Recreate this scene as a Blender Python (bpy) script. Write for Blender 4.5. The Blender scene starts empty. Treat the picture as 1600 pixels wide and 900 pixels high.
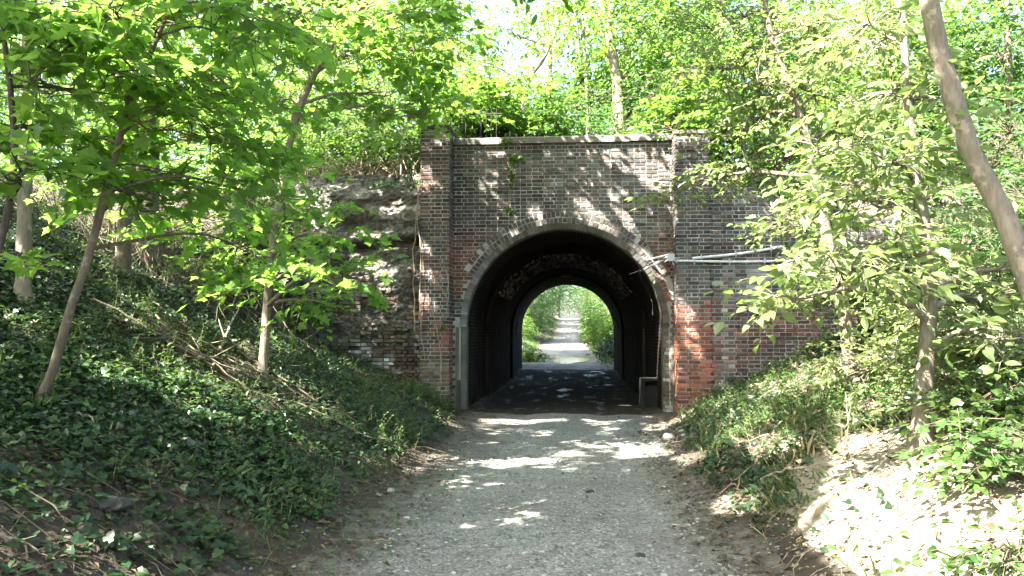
import bpy, math
import numpy as np
from mathutils import Vector, Matrix, Euler

RNG = np.random.default_rng(7)
scene = bpy.context.scene
COL = scene.collection

# ------------------------------------------------------------------ camera
FPX = 1256.0                      # focal length in pixels of the 1600 px wide photograph
CAM = np.array([0.0, 0.0, 1.6])
camd = bpy.data.cameras.new("camera")
cam = bpy.data.objects.new("camera", camd)
COL.objects.link(cam)
camd.sensor_width = 36.0
camd.lens = 36.0 * FPX / 1600.0
camd.clip_end = 2000.0
camd.clip_start = 0.05
cam.location = CAM
cam.rotation_euler = (math.radians(90 + 3.28), 0, math.radians(4.235))
scene.camera = cam
CR = np.array(cam.rotation_euler.to_matrix())


def ray(px, py):
    d = CR @ np.array([(px - 800) / FPX, (450 - py) / FPX, -1.0])
    return d / d[1]


def P(px, py, Y):
    """World point at distance Y along the path seen at a pixel of the photograph (measuring aid)."""
    return CAM + ray(px, py) * Y


# ------------------------------------------------------------------ noise
def _hash(ix, iy, seed):
    h = (ix.astype(np.int64) * 374761393 + iy.astype(np.int64) * 668265263 + seed * 974634777) & 0xFFFFFFFF
    h = ((h ^ (h >> 13)) * 1274126177) & 0xFFFFFFFF
    h = h ^ (h >> 16)
    return (h & 0xFFFFFF) / float(0xFFFFFF)


def vnoise(x, y, seed=0):
    x = np.asarray(x, float); y = np.asarray(y, float)
    ix = np.floor(x); iy = np.floor(y)
    fx = x - ix; fy = y - iy
    fx = fx * fx * (3 - 2 * fx); fy = fy * fy * (3 - 2 * fy)
    a = _hash(ix, iy, seed); b = _hash(ix + 1, iy, seed)
    c = _hash(ix, iy + 1, seed); d = _hash(ix + 1, iy + 1, seed)
    return (a * (1 - fx) + b * fx) * (1 - fy) + (c * (1 - fx) + d * fx) * fy


def fbm(x, y, seed=0, octv=4):
    s = 0.0; a = 0.5; t = 0.0
    for i in range(octv):
        s = s + a * vnoise(x, y, seed + i * 17)
        t += a; a *= 0.5
        x = np.asarray(x) * 2.03 + 3.1; y = np.asarray(y) * 2.03 + 1.7
    return s / t


def sstep(a, b, x):
    t = np.clip((np.asarray(x, float) - a) / (b - a), 0, 1)
    return t * t * (3 - 2 * t)


def softplus(d, k):
    z = np.asarray(d, float) / k
    return k * (np.maximum(z, 0) + np.log1p(np.exp(-np.abs(z))))


def nrm(v):
    return v / np.maximum(np.linalg.norm(v, axis=-1, keepdims=True), 1e-9)


# ------------------------------------------------------------------ terrain
TX = -0.16          # centre line of the tunnel
YF, YB = 16.3, 33.3  # near and far face of the bridge


def toes(y):
    y = np.asarray(y, float)
    xl = -1.80 + 0.30 * (fbm(y * 0.55, y * 0 + 3.3, 5) - 0.5)
    xr = 1.32 + 0.35 * (fbm(y * 0.5, y * 0 + 9.1, 8) - 0.5)
    t = sstep(12.5, 15.8, y)
    xl = xl * (1 - t) + -2.15 * t
    xr = xr * (1 - t) + 2.02 * t
    f = sstep(34, 60, y)
    fl = sstep(33.5, 38, y)
    xl = xl * (1 - fl) + (-3.4 + 1.2 * sstep(80, 96, y)) * fl
    xr = xr * (1 - f) + 1.4 * f
    return xl, xr


def base_z(y):
    y = np.asarray(y, float)
    return (0.16 * sstep(26, 31, y) * (1 - sstep(31, 34.5, y)) * 1.0 + 0.22 * sstep(33, 36.5, y)
            + 0.085 * softplus(y - 78, 3.0) - 0.085 * softplus(y - 126, 4.0))


def far_xc(y):
    return 0.25 * sstep(45, 110, y) * 0 - 0.0 * y


def H(x, y):
    x = np.asarray(x, float); y = np.asarray(y, float)
    x, y = np.broadcast_arrays(x, y)
    xl, xr = toes(y)
    d = np.where(x < 0, xl - x, x - xr)
    b0 = base_z(y)
    far = sstep(33, 36, y)
    slope = np.where(x < 0, 0.50, 0.50) * (1 - 0.15 * far)
    bank = slope * softplus(d, 0.16)
    cap = 4.6 - 1.2 * far
    bank = cap - softplus(cap - bank, 0.35)
    rough = sstep(-0.2, 1.2, d)
    bank = bank + rough * (0.34 * (fbm(x * 0.55, y * 0.55, 21) - 0.5) + 0.13 * (fbm(x * 2.1, y * 2.1, 22, 3) - 0.5))
    track = 0.035 * (fbm(x * 1.6, y * 0.6, 31) - 0.5) + 0.012 * (vnoise(x * 7, y * 7, 32) - 0.5)
    rut = -0.025 * (np.exp(-((x - TX + 0.75) / 0.22) ** 2) + np.exp(-((x - TX - 0.75) / 0.22) ** 2))
    h = b0 + bank + track + rut
    # mud humps where the tunnel floor comes out on the far side
    h = h + 0.16 * np.exp(-((y - 31.0) / 1.8) ** 2) * (fbm(x * 1.7, y * 0.35, 44, 3) - 0.35)
    # hollow with the puddle
    h = h - 0.17 * np.exp(-(((x + 0.2) / 1.5) ** 2 + ((y - 47.0) / 8.0) ** 2) ** 2)
    # railway bank left and right of the walls
    e = 4.7 - 0.95 * (16.45 - y) + 0.3 * (fbm(x * 0.8, y * 0.8, 51) - 0.5)
    tl = sstep(-5.0, -6.0, x); tr = sstep(6.4, 7.4, x)
    t = np.maximum(tl, tr)
    h = np.where(y < 16.4, np.maximum(h, e * t + h * (1 - t) - 0.0), h)
    eb = 4.7 - 0.8 * (y - 33.25)
    tb = np.maximum(sstep(-3.2, -4.2, x), sstep(3.2, 4.2, x))
    h = np.where(y > 33.2, np.maximum(h, eb * tb + h * (1 - tb)), h)
    mid = (y > 16.41) & (y < 33.2) & (np.abs(x - TX) > 2.45)
    h = np.where(mid, 4.75 + 0.5 * (fbm(x * 0.3, y * 0.3, 61) - 0.5), h)
    # far country
    h = h + 2.5 * sstep(60, 160, np.abs(x)) + 0 * y
    return h


def G(px, py, ymin=2.0, ymax=120.0):
    """Where the line of sight through a pixel of the photograph meets the terrain (measuring aid)."""
    Y = np.arange(ymin, ymax, 0.02)
    pts = CAM[None] + ray(px, py)[None] * Y[:, None]
    below = pts[:, 2] < H(pts[:, 0], pts[:, 1])
    i = int(np.argmax(below)) if below.any() else len(Y) - 1
    return pts[i]


def on_ground(x, y, dz=0.0):
    return np.array([x, y, float(H(x, y)) + dz])


# ------------------------------------------------------------------ light
TO_SUN = nrm(np.array([-0.48, -0.44, 0.76]))
SUN_ELEV = math.asin(TO_SUN[2])
SUN_AZ = math.atan2(TO_SUN[0], TO_SUN[1])
sd = bpy.data.lights.new("sun", "SUN")
sd.energy = 5.0
sd.angle = math.radians(0.5)
sd.color = (1.0, 0.95, 0.86)
so = bpy.data.objects.new("sun", sd)
COL.objects.link(so)
so.rotation_euler = Vector(TO_SUN).to_track_quat('Z', 'Y').to_euler()
so.location = (-20, -15, 40)

w = bpy.data.worlds.new("World")
scene.world = w
w.use_nodes = True
nt = w.node_tree
nt.nodes.clear()
sky = nt.nodes.new("ShaderNodeTexSky")
sky.sky_type = 'NISHITA'
sky.sun_disc = False
sky.sun_elevation = SUN_ELEV
sky.sun_rotation = SUN_AZ % (2 * math.pi)
sky.air_density = 1.0
sky.dust_density = 4.0
sky.ozone_density = 1.0
bg = nt.nodes.new("ShaderNodeBackground")
bg.inputs[1].default_value = 0.065
wo = nt.nodes.new("ShaderNodeOutputWorld")
nt.links.new(sky.outputs[0], bg.inputs[0])
nt.links.new(bg.outputs[0], wo.inputs[0])
scene.view_settings.view_transform = 'Standard'
scene.view_settings.look = 'None'
scene.view_settings.gamma = 1.0
scene.view_settings.exposure = 3.85
scene.view_settings.use_curve_mapping = False
scene.cycles.max_bounces = 8
scene.cycles.diffuse_bounces = 5
scene.cycles.glossy_bounces = 3
scene.cycles.transmission_bounces = 6
scene.cycles.transparent_max_bounces = 8
scene.cycles.use_denoising = True
scene.cycles.use_adaptive_sampling = True
scene.cycles.adaptive_threshold = 0.015
scene.cycles.sample_clamp_indirect = 6.0


# ------------------------------------------------------------------ materials
def new_mat(name):
    m = bpy.data.materials.new(name)
    m.use_nodes = True
    n = m.node_tree
    n.nodes.clear()
    out = n.nodes.new("ShaderNodeOutputMaterial")
    return m, n, out


def N(n, typ, **kw):
    nd = n.nodes.new(typ)
    for k, v in kw.items():
        setattr(nd, k, v)
    return nd


def L(n, a, b):
    n.links.new(a, b)


def mixc(n, fac, a, b, mode='MIX'):
    mx = N(n, "ShaderNodeMix", data_type='RGBA', blend_type=mode)
    for sock, val in ((mx.inputs[0], fac), (mx.inputs[6], a), (mx.inputs[7], b)):
        if hasattr(val, "links"):
            L(n, val, sock)
        elif isinstance(val, (int, float)):
            sock.default_value = val
        else:
            sock.default_value = (*val, 1.0)
    return mx.outputs[2]


def ramp(n, fac, stops):
    r = N(n, "ShaderNodeValToRGB")
    e = r.color_ramp.elements
    while len(e) < len(stops):
        e.new(0.5)
    for el, (p, c) in zip(e, stops):
        el.position = p
        el.color = (*c, 1.0) if not isinstance(c, (int, float)) else (c, c, c, 1.0)
    L(n, fac, r.inputs[0])
    return r.outputs[0]


def noise(n, scale, detail=5, rough=0.6, vec=None, dist=0.0):
    t = N(n, "ShaderNodeTexNoise")
    t.inputs["Scale"].default_value = scale
    t.inputs["Detail"].default_value = detail
    t.inputs["Roughness"].default_value = rough
    t.inputs["Distortion"].default_value = dist
    if vec is not None:
        L(n, vec, t.inputs["Vector"])
    return t.outputs["Fac"]


def objco(n):
    return N(n, "ShaderNodeTexCoord").outputs["Object"]


def bump(n, h, strength, dist=0.02):
    b = N(n, "ShaderNodeBump")
    b.inputs["Strength"].default_value = strength
    b.inputs["Distance"].default_value = dist
    L(n, h, b.inputs["Height"])
    return b.outputs["Normal"]


def principled(n, out, col, rough=0.8, normal=None, spec=0.3):
    p = N(n, "ShaderNodeBsdfPrincipled")
    if hasattr(col, "links"):
        L(n, col, p.inputs["Base Color"])
    else:
        p.inputs["Base Color"].default_value = (*col, 1)
    if hasattr(rough, "links"):
        L(n, rough, p.inputs["Roughness"])
    else:
        p.inputs["Roughness"].default_value = rough
    p.inputs["Specular IOR Level"].default_value = spec
    if normal is not None:
        L(n, normal, p.inputs["Normal"])
    L(n, p.outputs[0], out.inputs[0])
    return p


def leaf_mat(name, c1, c2, trans, tr_w=0.45, rough=0.45, c3=None, spec=0.4):
    m, n, out = new_mat(name)
    geo = N(n, "ShaderNodeNewGeometry")
    rnd = geo.outputs["Random Per Island"]
    stops = [(0.0, c1), (0.8, c2), (1.0, c3 or c2)]
    col = ramp(n, rnd, stops)
    big = noise(n, 0.9, 2, 0.5, objco(n))
    col = mixc(n, ramp(n, big, [(0.35, 0.0), (0.65, 0.55)]), col, mixc(n, 0.5, c2, c1))
    p = N(n, "ShaderNodeBsdfPrincipled")
    L(n, col, p.inputs["Base Color"])
    p.inputs["Roughness"].default_value = rough
    p.inputs["Specular IOR Level"].default_value = spec
    t = N(n, "ShaderNodeBsdfTranslucent")
    tc = mixc(n, rnd, trans, tuple(v * 0.7 for v in trans))
    L(n, tc, t.inputs[0])
    mx = N(n, "ShaderNodeMixShader")
    mx.inputs[0].default_value = tr_w
    L(n, p.outputs[0], mx.inputs[1])
    L(n, t.outputs[0], mx.inputs[2])
    L(n, mx.outputs[0], out.inputs[0])
    return m


M = {}
M["maple"] = leaf_mat("maple_leaf", (0.045, 0.11, 0.022), (0.09, 0.17, 0.03), (0.30, 0.52, 0.08), 0.62, 0.38, (0.12, 0.18, 0.04))
M["elm"] = leaf_mat("elm_leaf", (0.095, 0.145, 0.045), (0.16, 0.21, 0.08), (0.30, 0.42, 0.11), 0.46, 0.36, (0.17, 0.20, 0.09), 0.7)
M["wood_leaf"] = leaf_mat("woodland_leaf", (0.035, 0.085, 0.014), (0.07, 0.13, 0.02), (0.19, 0.34, 0.045), 0.55, 0.42, (0.11, 0.15, 0.03))
M["wood_leaf_cool"] = leaf_mat("woodland_leaf_cool", (0.028, 0.072, 0.02), (0.05, 0.105, 0.03), (0.13, 0.27, 0.05), 0.5, 0.4)
M["ivy"] = leaf_mat("ivy_leaf", (0.012, 0.028, 0.011), (0.026, 0.052, 0.021), (0.05, 0.11, 0.018), 0.13, 0.36, (0.055, 0.095, 0.03), 0.3)
M["herb"] = leaf_mat("herb_leaf", (0.028, 0.066, 0.016), (0.06, 0.115, 0.026), (0.12, 0.22, 0.03), 0.35, 0.5)
M["litter"] = leaf_mat("dead_leaf", (0.05, 0.034, 0.02), (0.10, 0.072, 0.042), (0.10, 0.06, 0.02), 0.12, 0.75, (0.17, 0.14, 0.08))
M["straw"] = leaf_mat("dry_grass", (0.22, 0.17, 0.09), (0.33, 0.27, 0.15), (0.25, 0.2, 0.1), 0.25, 0.7)
M["grass"] = leaf_mat("grass_blade", (0.04, 0.08, 0.02), (0.085, 0.125, 0.03), (0.14, 0.22, 0.04), 0.35, 0.5, (0.18, 0.16, 0.075))


def bark_mat(name, c1, c2, moss=0.3):
    m, n, out = new_mat(name)
    co = objco(n)
    mp = N(n, "ShaderNodeMapping")
    mp.inputs["Scale"].default_value = (1, 1, 0.22)
    L(n, co, mp.inputs[0])
    f = noise(n, 28, 6, 0.65, mp.outputs[0])
    g = noise(n, 3.0, 4, 0.6, co)
    col = ramp(n, f, [(0.3, c1), (0.7, c2)])
    col = mixc(n, ramp(n, g, [(0.45, 0.0), (0.7, moss)]), col, (0.07, 0.09, 0.035))
    sp = noise(n, 11, 3, 0.5, co)
    col = mixc(n, ramp(n, sp, [(0.58, 0.0), (0.66, 0.5)]), col, tuple(min(1, v * 1.6) for v in c2))
    principled(n, out, col, 0.88, bump(n, f, 0.9, 0.02))
    return m


M["bark_pale"] = bark_mat("pale_bark", (0.11, 0.092, 0.068), (0.23, 0.20, 0.15), 0.45)
M["bark_brown"] = bark_mat("brown_bark", (0.07, 0.055, 0.038), (0.15, 0.12, 0.085), 0.4)
M["bark_dark"] = bark_mat("dark_bark", (0.035, 0.03, 0.024), (0.085, 0.07, 0.055), 0.2)
M["dead_wood"] = bark_mat("dead_wood", (0.16, 0.12, 0.08), (0.36, 0.29, 0.21), 0.05)

# soil
m, n, out = new_mat("woodland_soil"); M["soil"] = m
co = objco(n)
a = noise(n, 1.3, 5, 0.6, co); b = noise(n, 22, 5, 0.7, co); c = noise(n, 90, 3, 0.6, co)
col = ramp(n, a, [(0.3, (0.038, 0.031, 0.024)), (0.7, (0.088, 0.074, 0.056))])
col = mixc(n, ramp(n, b, [(0.5, 0.0), (0.75, 0.7)]), col, (0.10, 0.08, 0.055))
col = mixc(n, ramp(n, c, [(0.6, 0.0), (0.7, 0.5)]), col, (0.16, 0.14, 0.105))
principled(n, out, col, 0.95, bump(n, b, 0.8, 0.04), 0.15)

# sandy soil on the right-hand verge (pale dry earth)
m, n, out = new_mat("dry_earth"); M["dry_earth"] = m
co = objco(n)
a = noise(n, 2.3, 5, 0.6, co); b = noise(n, 30, 5, 0.7, co)
col = ramp(n, a, [(0.3, (0.17, 0.14, 0.10)), (0.7, (0.34, 0.305, 0.245))])
col = mixc(n, ramp(n, b, [(0.45, 0.0), (0.7, 0.6)]), col, (0.11, 0.085, 0.06))
principled(n, out, col, 0.95, bump(n, b, 0.7, 0.03), 0.15)

# gravel track
m, n, out = new_mat("gravel_track"); M["gravel"] = m
co = objco(n)
v = N(n, "ShaderNodeTexVoronoi"); v.inputs["Scale"].default_value = 34
L(n, co, v.inputs["Vector"])
v2 = N(n, "ShaderNodeTexVoronoi"); v2.inputs["Scale"].default_value = 75
L(n, co, v2.inputs["Vector"])
a = noise(n, 0.9, 5, 0.6, co); g = noise(n, 6, 4, 0.6, co)
cellv = N(n, "ShaderNodeSeparateColor"); L(n, v.outputs["Color"], cellv.inputs[0])
col = ramp(n, cellv.outputs[0], [(0.0, (0.08, 0.084, 0.072)), (0.5, (0.15, 0.156, 0.135)), (1.0, (0.26, 0.265, 0.235))])
cell2 = N(n, "ShaderNodeSeparateColor"); L(n, v2.outputs["Color"], cell2.inputs[0])
col2 = ramp(n, cell2.outputs[0], [(0.0, (0.09, 0.088, 0.08)), (1.0, (0.31, 0.305, 0.28))])
col = mixc(n, ramp(n, g, [(0.42, 0.0), (0.58, 1.0)]), col, col2)
col = mixc(n, ramp(n, a, [(0.45, 0.0), (0.72, 0.75)]), col, (0.11, 0.10, 0.085))
ht = N(n, "ShaderNodeMath", operation='SUBTRACT'); ht.inputs[0].default_value = 1.0
L(n, v.outputs["Distance"], ht.inputs[1])
uvn = N(n, "ShaderNodeUVMap", uv_map="UVMap"); sx = N(n, "ShaderNodeSeparateXYZ"); L(n, uvn.outputs[0], sx.inputs[0])
ab = N(n, "ShaderNodeMath", operation='ABSOLUTE'); L(n, sx.outputs[0], ab.inputs[0])
en = noise(n, 2.2, 6, 0.7, co); em = N(n, "ShaderNodeMath", operation='MULTIPLY_ADD'); L(n, en, em.inputs[0]); em.inputs[1].default_value = 0.9; L(n, ab.outputs[0], em.inputs[2])
ef = ramp(n, em.outputs[0], [(1.05 / 2, 0.0), (1.36 / 2, 1.0)])
hl = N(n, "ShaderNodeMath", operation='MULTIPLY'); L(n, em.outputs[0], hl.inputs[0]); hl.inputs[1].default_value = 0.5
ef = ramp(n, hl.outputs[0], [(0.43, 0.0), (0.64, 1.0)])
col = mixc(n, ef, col, mixc(n, ramp(n, g, [(0.4, 0.0), (0.6, 1.0)]), (0.062, 0.054, 0.043), (0.118, 0.105, 0.085)))
principled(n, out, col, 0.9, bump(n, ht.outputs[0], 0.7, 0.02), 0.2)

m, n, out = new_mat("wet_mud"); M["mud"] = m
co = objco(n)
mp = N(n, "ShaderNodeMapping"); mp.inputs["Scale"].default_value = (1, 0.35, 1); L(n, co, mp.inputs[0])
a = noise(n, 2.4, 5, 0.6, mp.outputs[0]); b = noise(n, 14, 5, 0.65, co)
col = ramp(n, b, [(0.35, (0.02, 0.017, 0.013)), (0.7, (0.055, 0.048, 0.038))])
ro = ramp(n, a, [(0.34, 0.42), (0.46, 1.0)])
ad = N(n, "ShaderNodeMath", operation='MULTIPLY_ADD'); L(n, a, ad.inputs[0]); ad.inputs[1].default_value = 0.3; L(n, b, ad.inputs[2])
principled(n, out, col, ro, bump(n, ad.outputs[0], 0.3, 0.012), 0.16)

# loose stones
def stone_mat(name, stops):
    m, n, out = new_mat(name)
    geo = N(n, "ShaderNodeNewGeometry")
    col = ramp(n, geo.outputs["Random Per Island"], stops)
    f = noise(n, 40, 4, 0.6, objco(n))
    col = mixc(n, ramp(n, f, [(0.4, 0.0), (0.7, 0.4)]), col, (0.12, 0.11, 0.09))
    principled(n, out, col, 0.85, bump(n, f, 0.4, 0.01), 0.25)
    return m


M["stones"] = stone_mat("gravel_stone", [(0, (0.10, 0.097, 0.085)), (0.5, (0.18, 0.175, 0.15)), (0.9, (0.28, 0.27, 0.24)), (1.0, (0.40, 0.39, 0.36))])
M["rubble"] = stone_mat("rubble_stone", [(0, (0.10, 0.09, 0.075)), (0.6, (0.20, 0.185, 0.155)), (1.0, (0.34, 0.32, 0.28))])

# brick, coloured per brick by the colour attribute 'tint'
m, n, out = new_mat("weathered_brick"); M["brick"] = m
at = N(n, "ShaderNodeAttribute", attribute_name="tint")
co = objco(n)
f = noise(n, 55, 5, 0.65, co); g = noise(n, 2.2, 5, 0.65, co); k = noise(n, 14, 4, 0.6, co)
col = mixc(n, ramp(n, f, [(0.35, 0.0), (0.7, 0.6)]), at.outputs["Color"], mixc(n, 1.0, at.outputs["Color"], (0.55, 0.53, 0.5), 'MULTIPLY'))
col = mixc(n, ramp(n, k, [(0.60, 0.0), (0.72, 0.35)]), col, (0.30, 0.29, 0.26))
col = mixc(n, ramp(n, g, [(0.52, 0.0), (0.75, 0.45)]), col, (0.075, 0.082, 0.06))
principled(n, out, col, 0.9, bump(n, f, 0.6, 0.008), 0.2)

m, n, out = new_mat("old_mortar"); M["mortar"] = m
co = objco(n)
f = noise(n, 40, 5, 0.65, co); g = noise(n, 1.6, 5, 0.65, co)
col = ramp(n, g, [(0.3, (0.20, 0.19, 0.17)), (0.5, (0.34, 0.325, 0.295)), (0.7, (0.46, 0.445, 0.41))])
col = mixc(n, ramp(n, f, [(0.45, 0.0), (0.75, 0.5)]), col, (0.17, 0.16, 0.135))
principled(n, out, col, 0.95, bump(n, f, 0.6, 0.01), 0.15)

# brick by texture (tunnel lining and far face), laid out by UV in metres
def brick_tex_mat(name, c1, c2, mortar, soot, bs=0.9):
    m, n, out = new_mat(name)
    uv = N(n, "ShaderNodeUVMap", uv_map="UVMap")
    br = N(n, "ShaderNodeTexBrick")
    br.offset = 0.5; br.offset_frequency = 2; br.squash = 0.5; br.squash_frequency = 2
    br.inputs["Color1"].default_value = (*c1, 1); br.inputs["Color2"].default_value = (*c2, 1)
    br.inputs["Mortar"].default_value = (*mortar, 1)
    br.inputs["Scale"].default_value = 1.0
    br.inputs["Mortar Size"].default_value = 0.008
    br.inputs["Mortar Smooth"].default_value = 0.2
    br.inputs["Brick Width"].default_value = 0.225
    br.inputs["Row Height"].default_value = 0.075
    wob = N(n, "ShaderNodeTexNoise"); wob.inputs["Scale"].default_value = 5
    L(n, uv.outputs[0], wob.inputs["Vector"])
    ad = N(n, "ShaderNodeVectorMath", operation='MULTIPLY_ADD')
    L(n, wob.outputs["Color"], ad.inputs[0]); ad.inputs[1].default_value = (0.02, 0.02, 0)
    L(n, uv.outputs[0], ad.inputs[2])
    L(n, ad.outputs[0], br.inputs["Vector"])
    co = objco(n)
    g = noise(n, 1.1, 5, 0.65, co); f = noise(n, 45, 4, 0.6, co)
    col = mixc(n, ramp(n, g, [(0.4, 0.0), (0.65, 0.85)]), br.outputs["Color"], soot)
    col = mixc(n, ramp(n, f, [(0.45, 0.0), (0.75, 0.5)]), col, tuple(v * 0.6 for v in soot))
    inv = N(n, "ShaderNodeMath", operation='SUBTRACT'); inv.inputs[0].default_value = 1.0
    L(n, br.outputs["Fac"], inv.inputs[1])
    ad2 = N(n, "ShaderNodeMath", operation='ADD')
    L(n, inv.outputs[0], ad2.inputs[0])
    sc = N(n, "ShaderNodeMath", operation='MULTIPLY'); L(n, f, sc.inputs[0]); sc.inputs[1].default_value = 0.6
    L(n, sc.outputs[0], ad2.inputs[1])
    principled(n, out, col, 0.95, bump(n, ad2.outputs[0], bs, 0.02), 0.06)
    return m


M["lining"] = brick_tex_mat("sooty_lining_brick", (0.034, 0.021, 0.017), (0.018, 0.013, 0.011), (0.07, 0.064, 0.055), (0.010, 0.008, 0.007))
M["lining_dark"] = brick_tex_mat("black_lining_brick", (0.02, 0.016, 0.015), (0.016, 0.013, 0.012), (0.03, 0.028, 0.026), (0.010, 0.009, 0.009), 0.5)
M["far_brick"] = brick_tex_mat("far_face_brick", (0.16, 0.08, 0.055), (0.10, 0.06, 0.05), (0.3, 0.28, 0.25), (0.07, 0.065, 0.055))

m, n, out = new_mat("chalky_masonry"); M["chalk"] = m
co = objco(n)
mp = N(n, "ShaderNodeMapping"); mp.inputs["Scale"].default_value = (0.6, 1, 1.6); L(n, co, mp.inputs[0])
a = noise(n, 1.9, 6, 0.7, mp.outputs[0], 0.6); b = noise(n, 17, 6, 0.7, co); c = noise(n, 60, 4, 0.6, co)
geo = N(n, "ShaderNodeNewGeometry")
col = ramp(n, a, [(0.38, (0.042, 0.038, 0.031)), (0.48, (0.085, 0.078, 0.064)), (0.56, (0.20, 0.187, 0.16)), (0.66, (0.42, 0.40, 0.355))])
col = mixc(n, ramp(n, b, [(0.46, 0.0), (0.68, 0.75)]), col, (0.10, 0.09, 0.07))
col = mixc(n, ramp(n, c, [(0.55, 0.0), (0.7, 0.4)]), col, (0.07, 0.075, 0.04))
principled(n, out, col, 0.95, bump(n, b, 0.9, 0.04), 0.15)

m, n, out = new_mat("coping_stone"); M["coping"] = m
co = objco(n)
a = noise(n, 3, 5, 0.65, co); b = noise(n, 35, 5, 0.7, co)
col = ramp(n, a, [(0.3, (0.09, 0.083, 0.07)), (0.6, (0.155, 0.145, 0.12)), (0.75, (0.24, 0.23, 0.20))])
col = mixc(n, ramp(n, b, [(0.5, 0.0), (0.72, 0.6)]), col, (0.10, 0.105, 0.075))
principled(n, out, col, 0.92, bump(n, b, 0.5, 0.01), 0.2)

m, n, out = new_mat("pale_render"); M["render"] = m
co = objco(n)
a = noise(n, 4, 5, 0.65, co); b = noise(n, 30, 5, 0.7, co)
col = ramp(n, a, [(0.3, (0.075, 0.074, 0.055)), (0.7, (0.155, 0.15, 0.115))])
col = mixc(n, ramp(n, b, [(0.5, 0.0), (0.72, 0.55)]), col, (0.13, 0.13, 0.09))
principled(n, out, col, 0.9, bump(n, b, 0.4, 0.01), 0.2)


def plain(name, c, rough=0.5, metallic=0.0, var=0.3, scale=20):
    m, n, out = new_mat(name)
    f = noise(n, scale, 5, 0.6, objco(n))
    col = mixc(n, ramp(n, f, [(0.4, 0.0), (0.75, var)]), c, tuple(v * 0.45 for v in c))
    p = principled(n, out, col, rough, bump(n, f, 0.15, 0.004), 0.4)
    p.inputs["Metallic"].default_value = metallic
    return m


M["pipe"] = plain("white_conduit_plastic", (0.66, 0.66, 0.63), 0.5, 0, 0.55, 7)
M["cable"] = plain("black_cable", (0.03, 0.03, 0.03), 0.5)
M["iron"] = plain("rusty_iron", (0.016, 0.015, 0.014), 0.8, 0.0)
M["steel"] = plain("galvanised_steel", (0.42, 0.43, 0.44), 0.5, 0.6)
M["concrete"] = plain("dark_concrete", (0.042, 0.04, 0.037), 0.9, 0, 0.6, 9)
M["sign_white"] = plain("sign_white", (0.75, 0.75, 0.73), 0.5, 0, 0.1)
M["sign_red"] = plain("sign_red", (0.55, 0.05, 0.05), 0.5, 0, 0.1)
M["shaded_block"] = plain("shaded_concrete", (0.022, 0.021, 0.02), 0.9, 0, 0.6, 9)  # darker copy of the concrete, tunnel shade put into its colour
M["plank"] = plain("dark_plank", (0.05, 0.042, 0.035), 0.85, 0, 0.5)

m, n, out = new_mat("puddle_water"); M["water"] = m
p = principled(n, out, (0.035, 0.04, 0.02), 0.03, bump(n, noise(n, 3, 2, 0.5, objco(n)), 0.25, 0.03), 0.5)
p.inputs["IOR"].default_value = 1.33


# ------------------------------------------------------------------ mesh building
class Geo:
    """Collects vertices and polygons (arrays of equal-sized polygons) for one mesh."""

    def __init__(self):
        self.v = []; self.f = []; self.mi = []; self.nv = 0; self.uv = []; self.tint = []

    def add(self, verts, faces, mat=0, uv=None, tint=None):
        verts = np.asarray(verts, float).reshape(-1, 3)
        faces = np.asarray(faces, np.int64)
        self.v.append(verts); self.f.append(faces + self.nv); self.mi.append(mat)
        self.uv.append(None if uv is None else np.asarray(uv, float).reshape(-1, 2))
        self.tint.append(None if tint is None else np.asarray(tint, float).reshape(-1, 3))
        self.nv += len(verts)

    def build(self, name, mats, parent=None, smooth=True, loc=None):
        me = bpy.data.meshes.new(name)
        v = np.concatenate(self.v) if self.v else np.zeros((0, 3))
        if loc is not None:
            v = v - np.asarray(loc)
        lt = np.concatenate([np.full(len(f), f.shape[1]) for f in self.f])
        lv = np.concatenate([f.reshape(-1) for f in self.f])
        mi = np.concatenate([np.full(len(f), m) for f, m in zip(self.f, self.mi)])
        ls = np.concatenate([[0], np.cumsum(lt)[:-1]])
        me.vertices.add(len(v)); me.loops.add(len(lv)); me.polygons.add(len(lt))
        me.vertices.foreach_set("co", v.astype(np.float32).ravel())
        me.loops.foreach_set("vertex_index", lv.astype(np.int32))
        me.polygons.foreach_set("loop_start", ls.astype(np.int32))
        me.polygons.foreach_set("loop_total", lt.astype(np.int32))
        me.polygons.foreach_set("material_index", mi.astype(np.int32))
        me.polygons.foreach_set("use_smooth", np.full(len(lt), smooth, bool))
        me.update(calc_edges=True)
        if any(u is not None for u in self.uv):
            uv = np.concatenate([u if u is not None else np.zeros((len(x), 2)) for u, x in zip(self.uv, self.v)])
            lay = me.uv_layers.new(name="UVMap")
            lay.data.foreach_set("uv", uv[lv].astype(np.float32).ravel())
        if any(t is not None for t in self.tint):
            t = np.concatenate([u if u is not None else np.full((len(x), 3), 0.2) for u, x in zip(self.tint, self.v)])
            at = me.color_attributes.new("tint", 'FLOAT_COLOR', 'POINT')
            at.data.foreach_set("color", np.concatenate([t, np.ones((len(t), 1))], 1).astype(np.float32).ravel())
        for m_ in (mats if isinstance(mats, (list, tuple)) else [mats]):
            me.materials.append(m_)
        o = bpy.data.objects.new(name, me)
        COL.objects.link(o)
        if parent is not None:
            o.parent = parent
        elif loc is not None:
            o.location = loc
        return o


def tag(o, label=None, cat=None, group=None, kind=None):
    if label: o["label"] = label
    if cat: o["category"] = cat
    if group: o["group"] = group
    if kind: o["kind"] = kind
    return o


def thing(name, label, cat, loc, group=None):
    o = bpy.data.objects.new(name, None)
    COL.objects.link(o)
    o.location = loc
    o.empty_display_size = 0.2
    return tag(o, label, cat, group)


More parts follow.
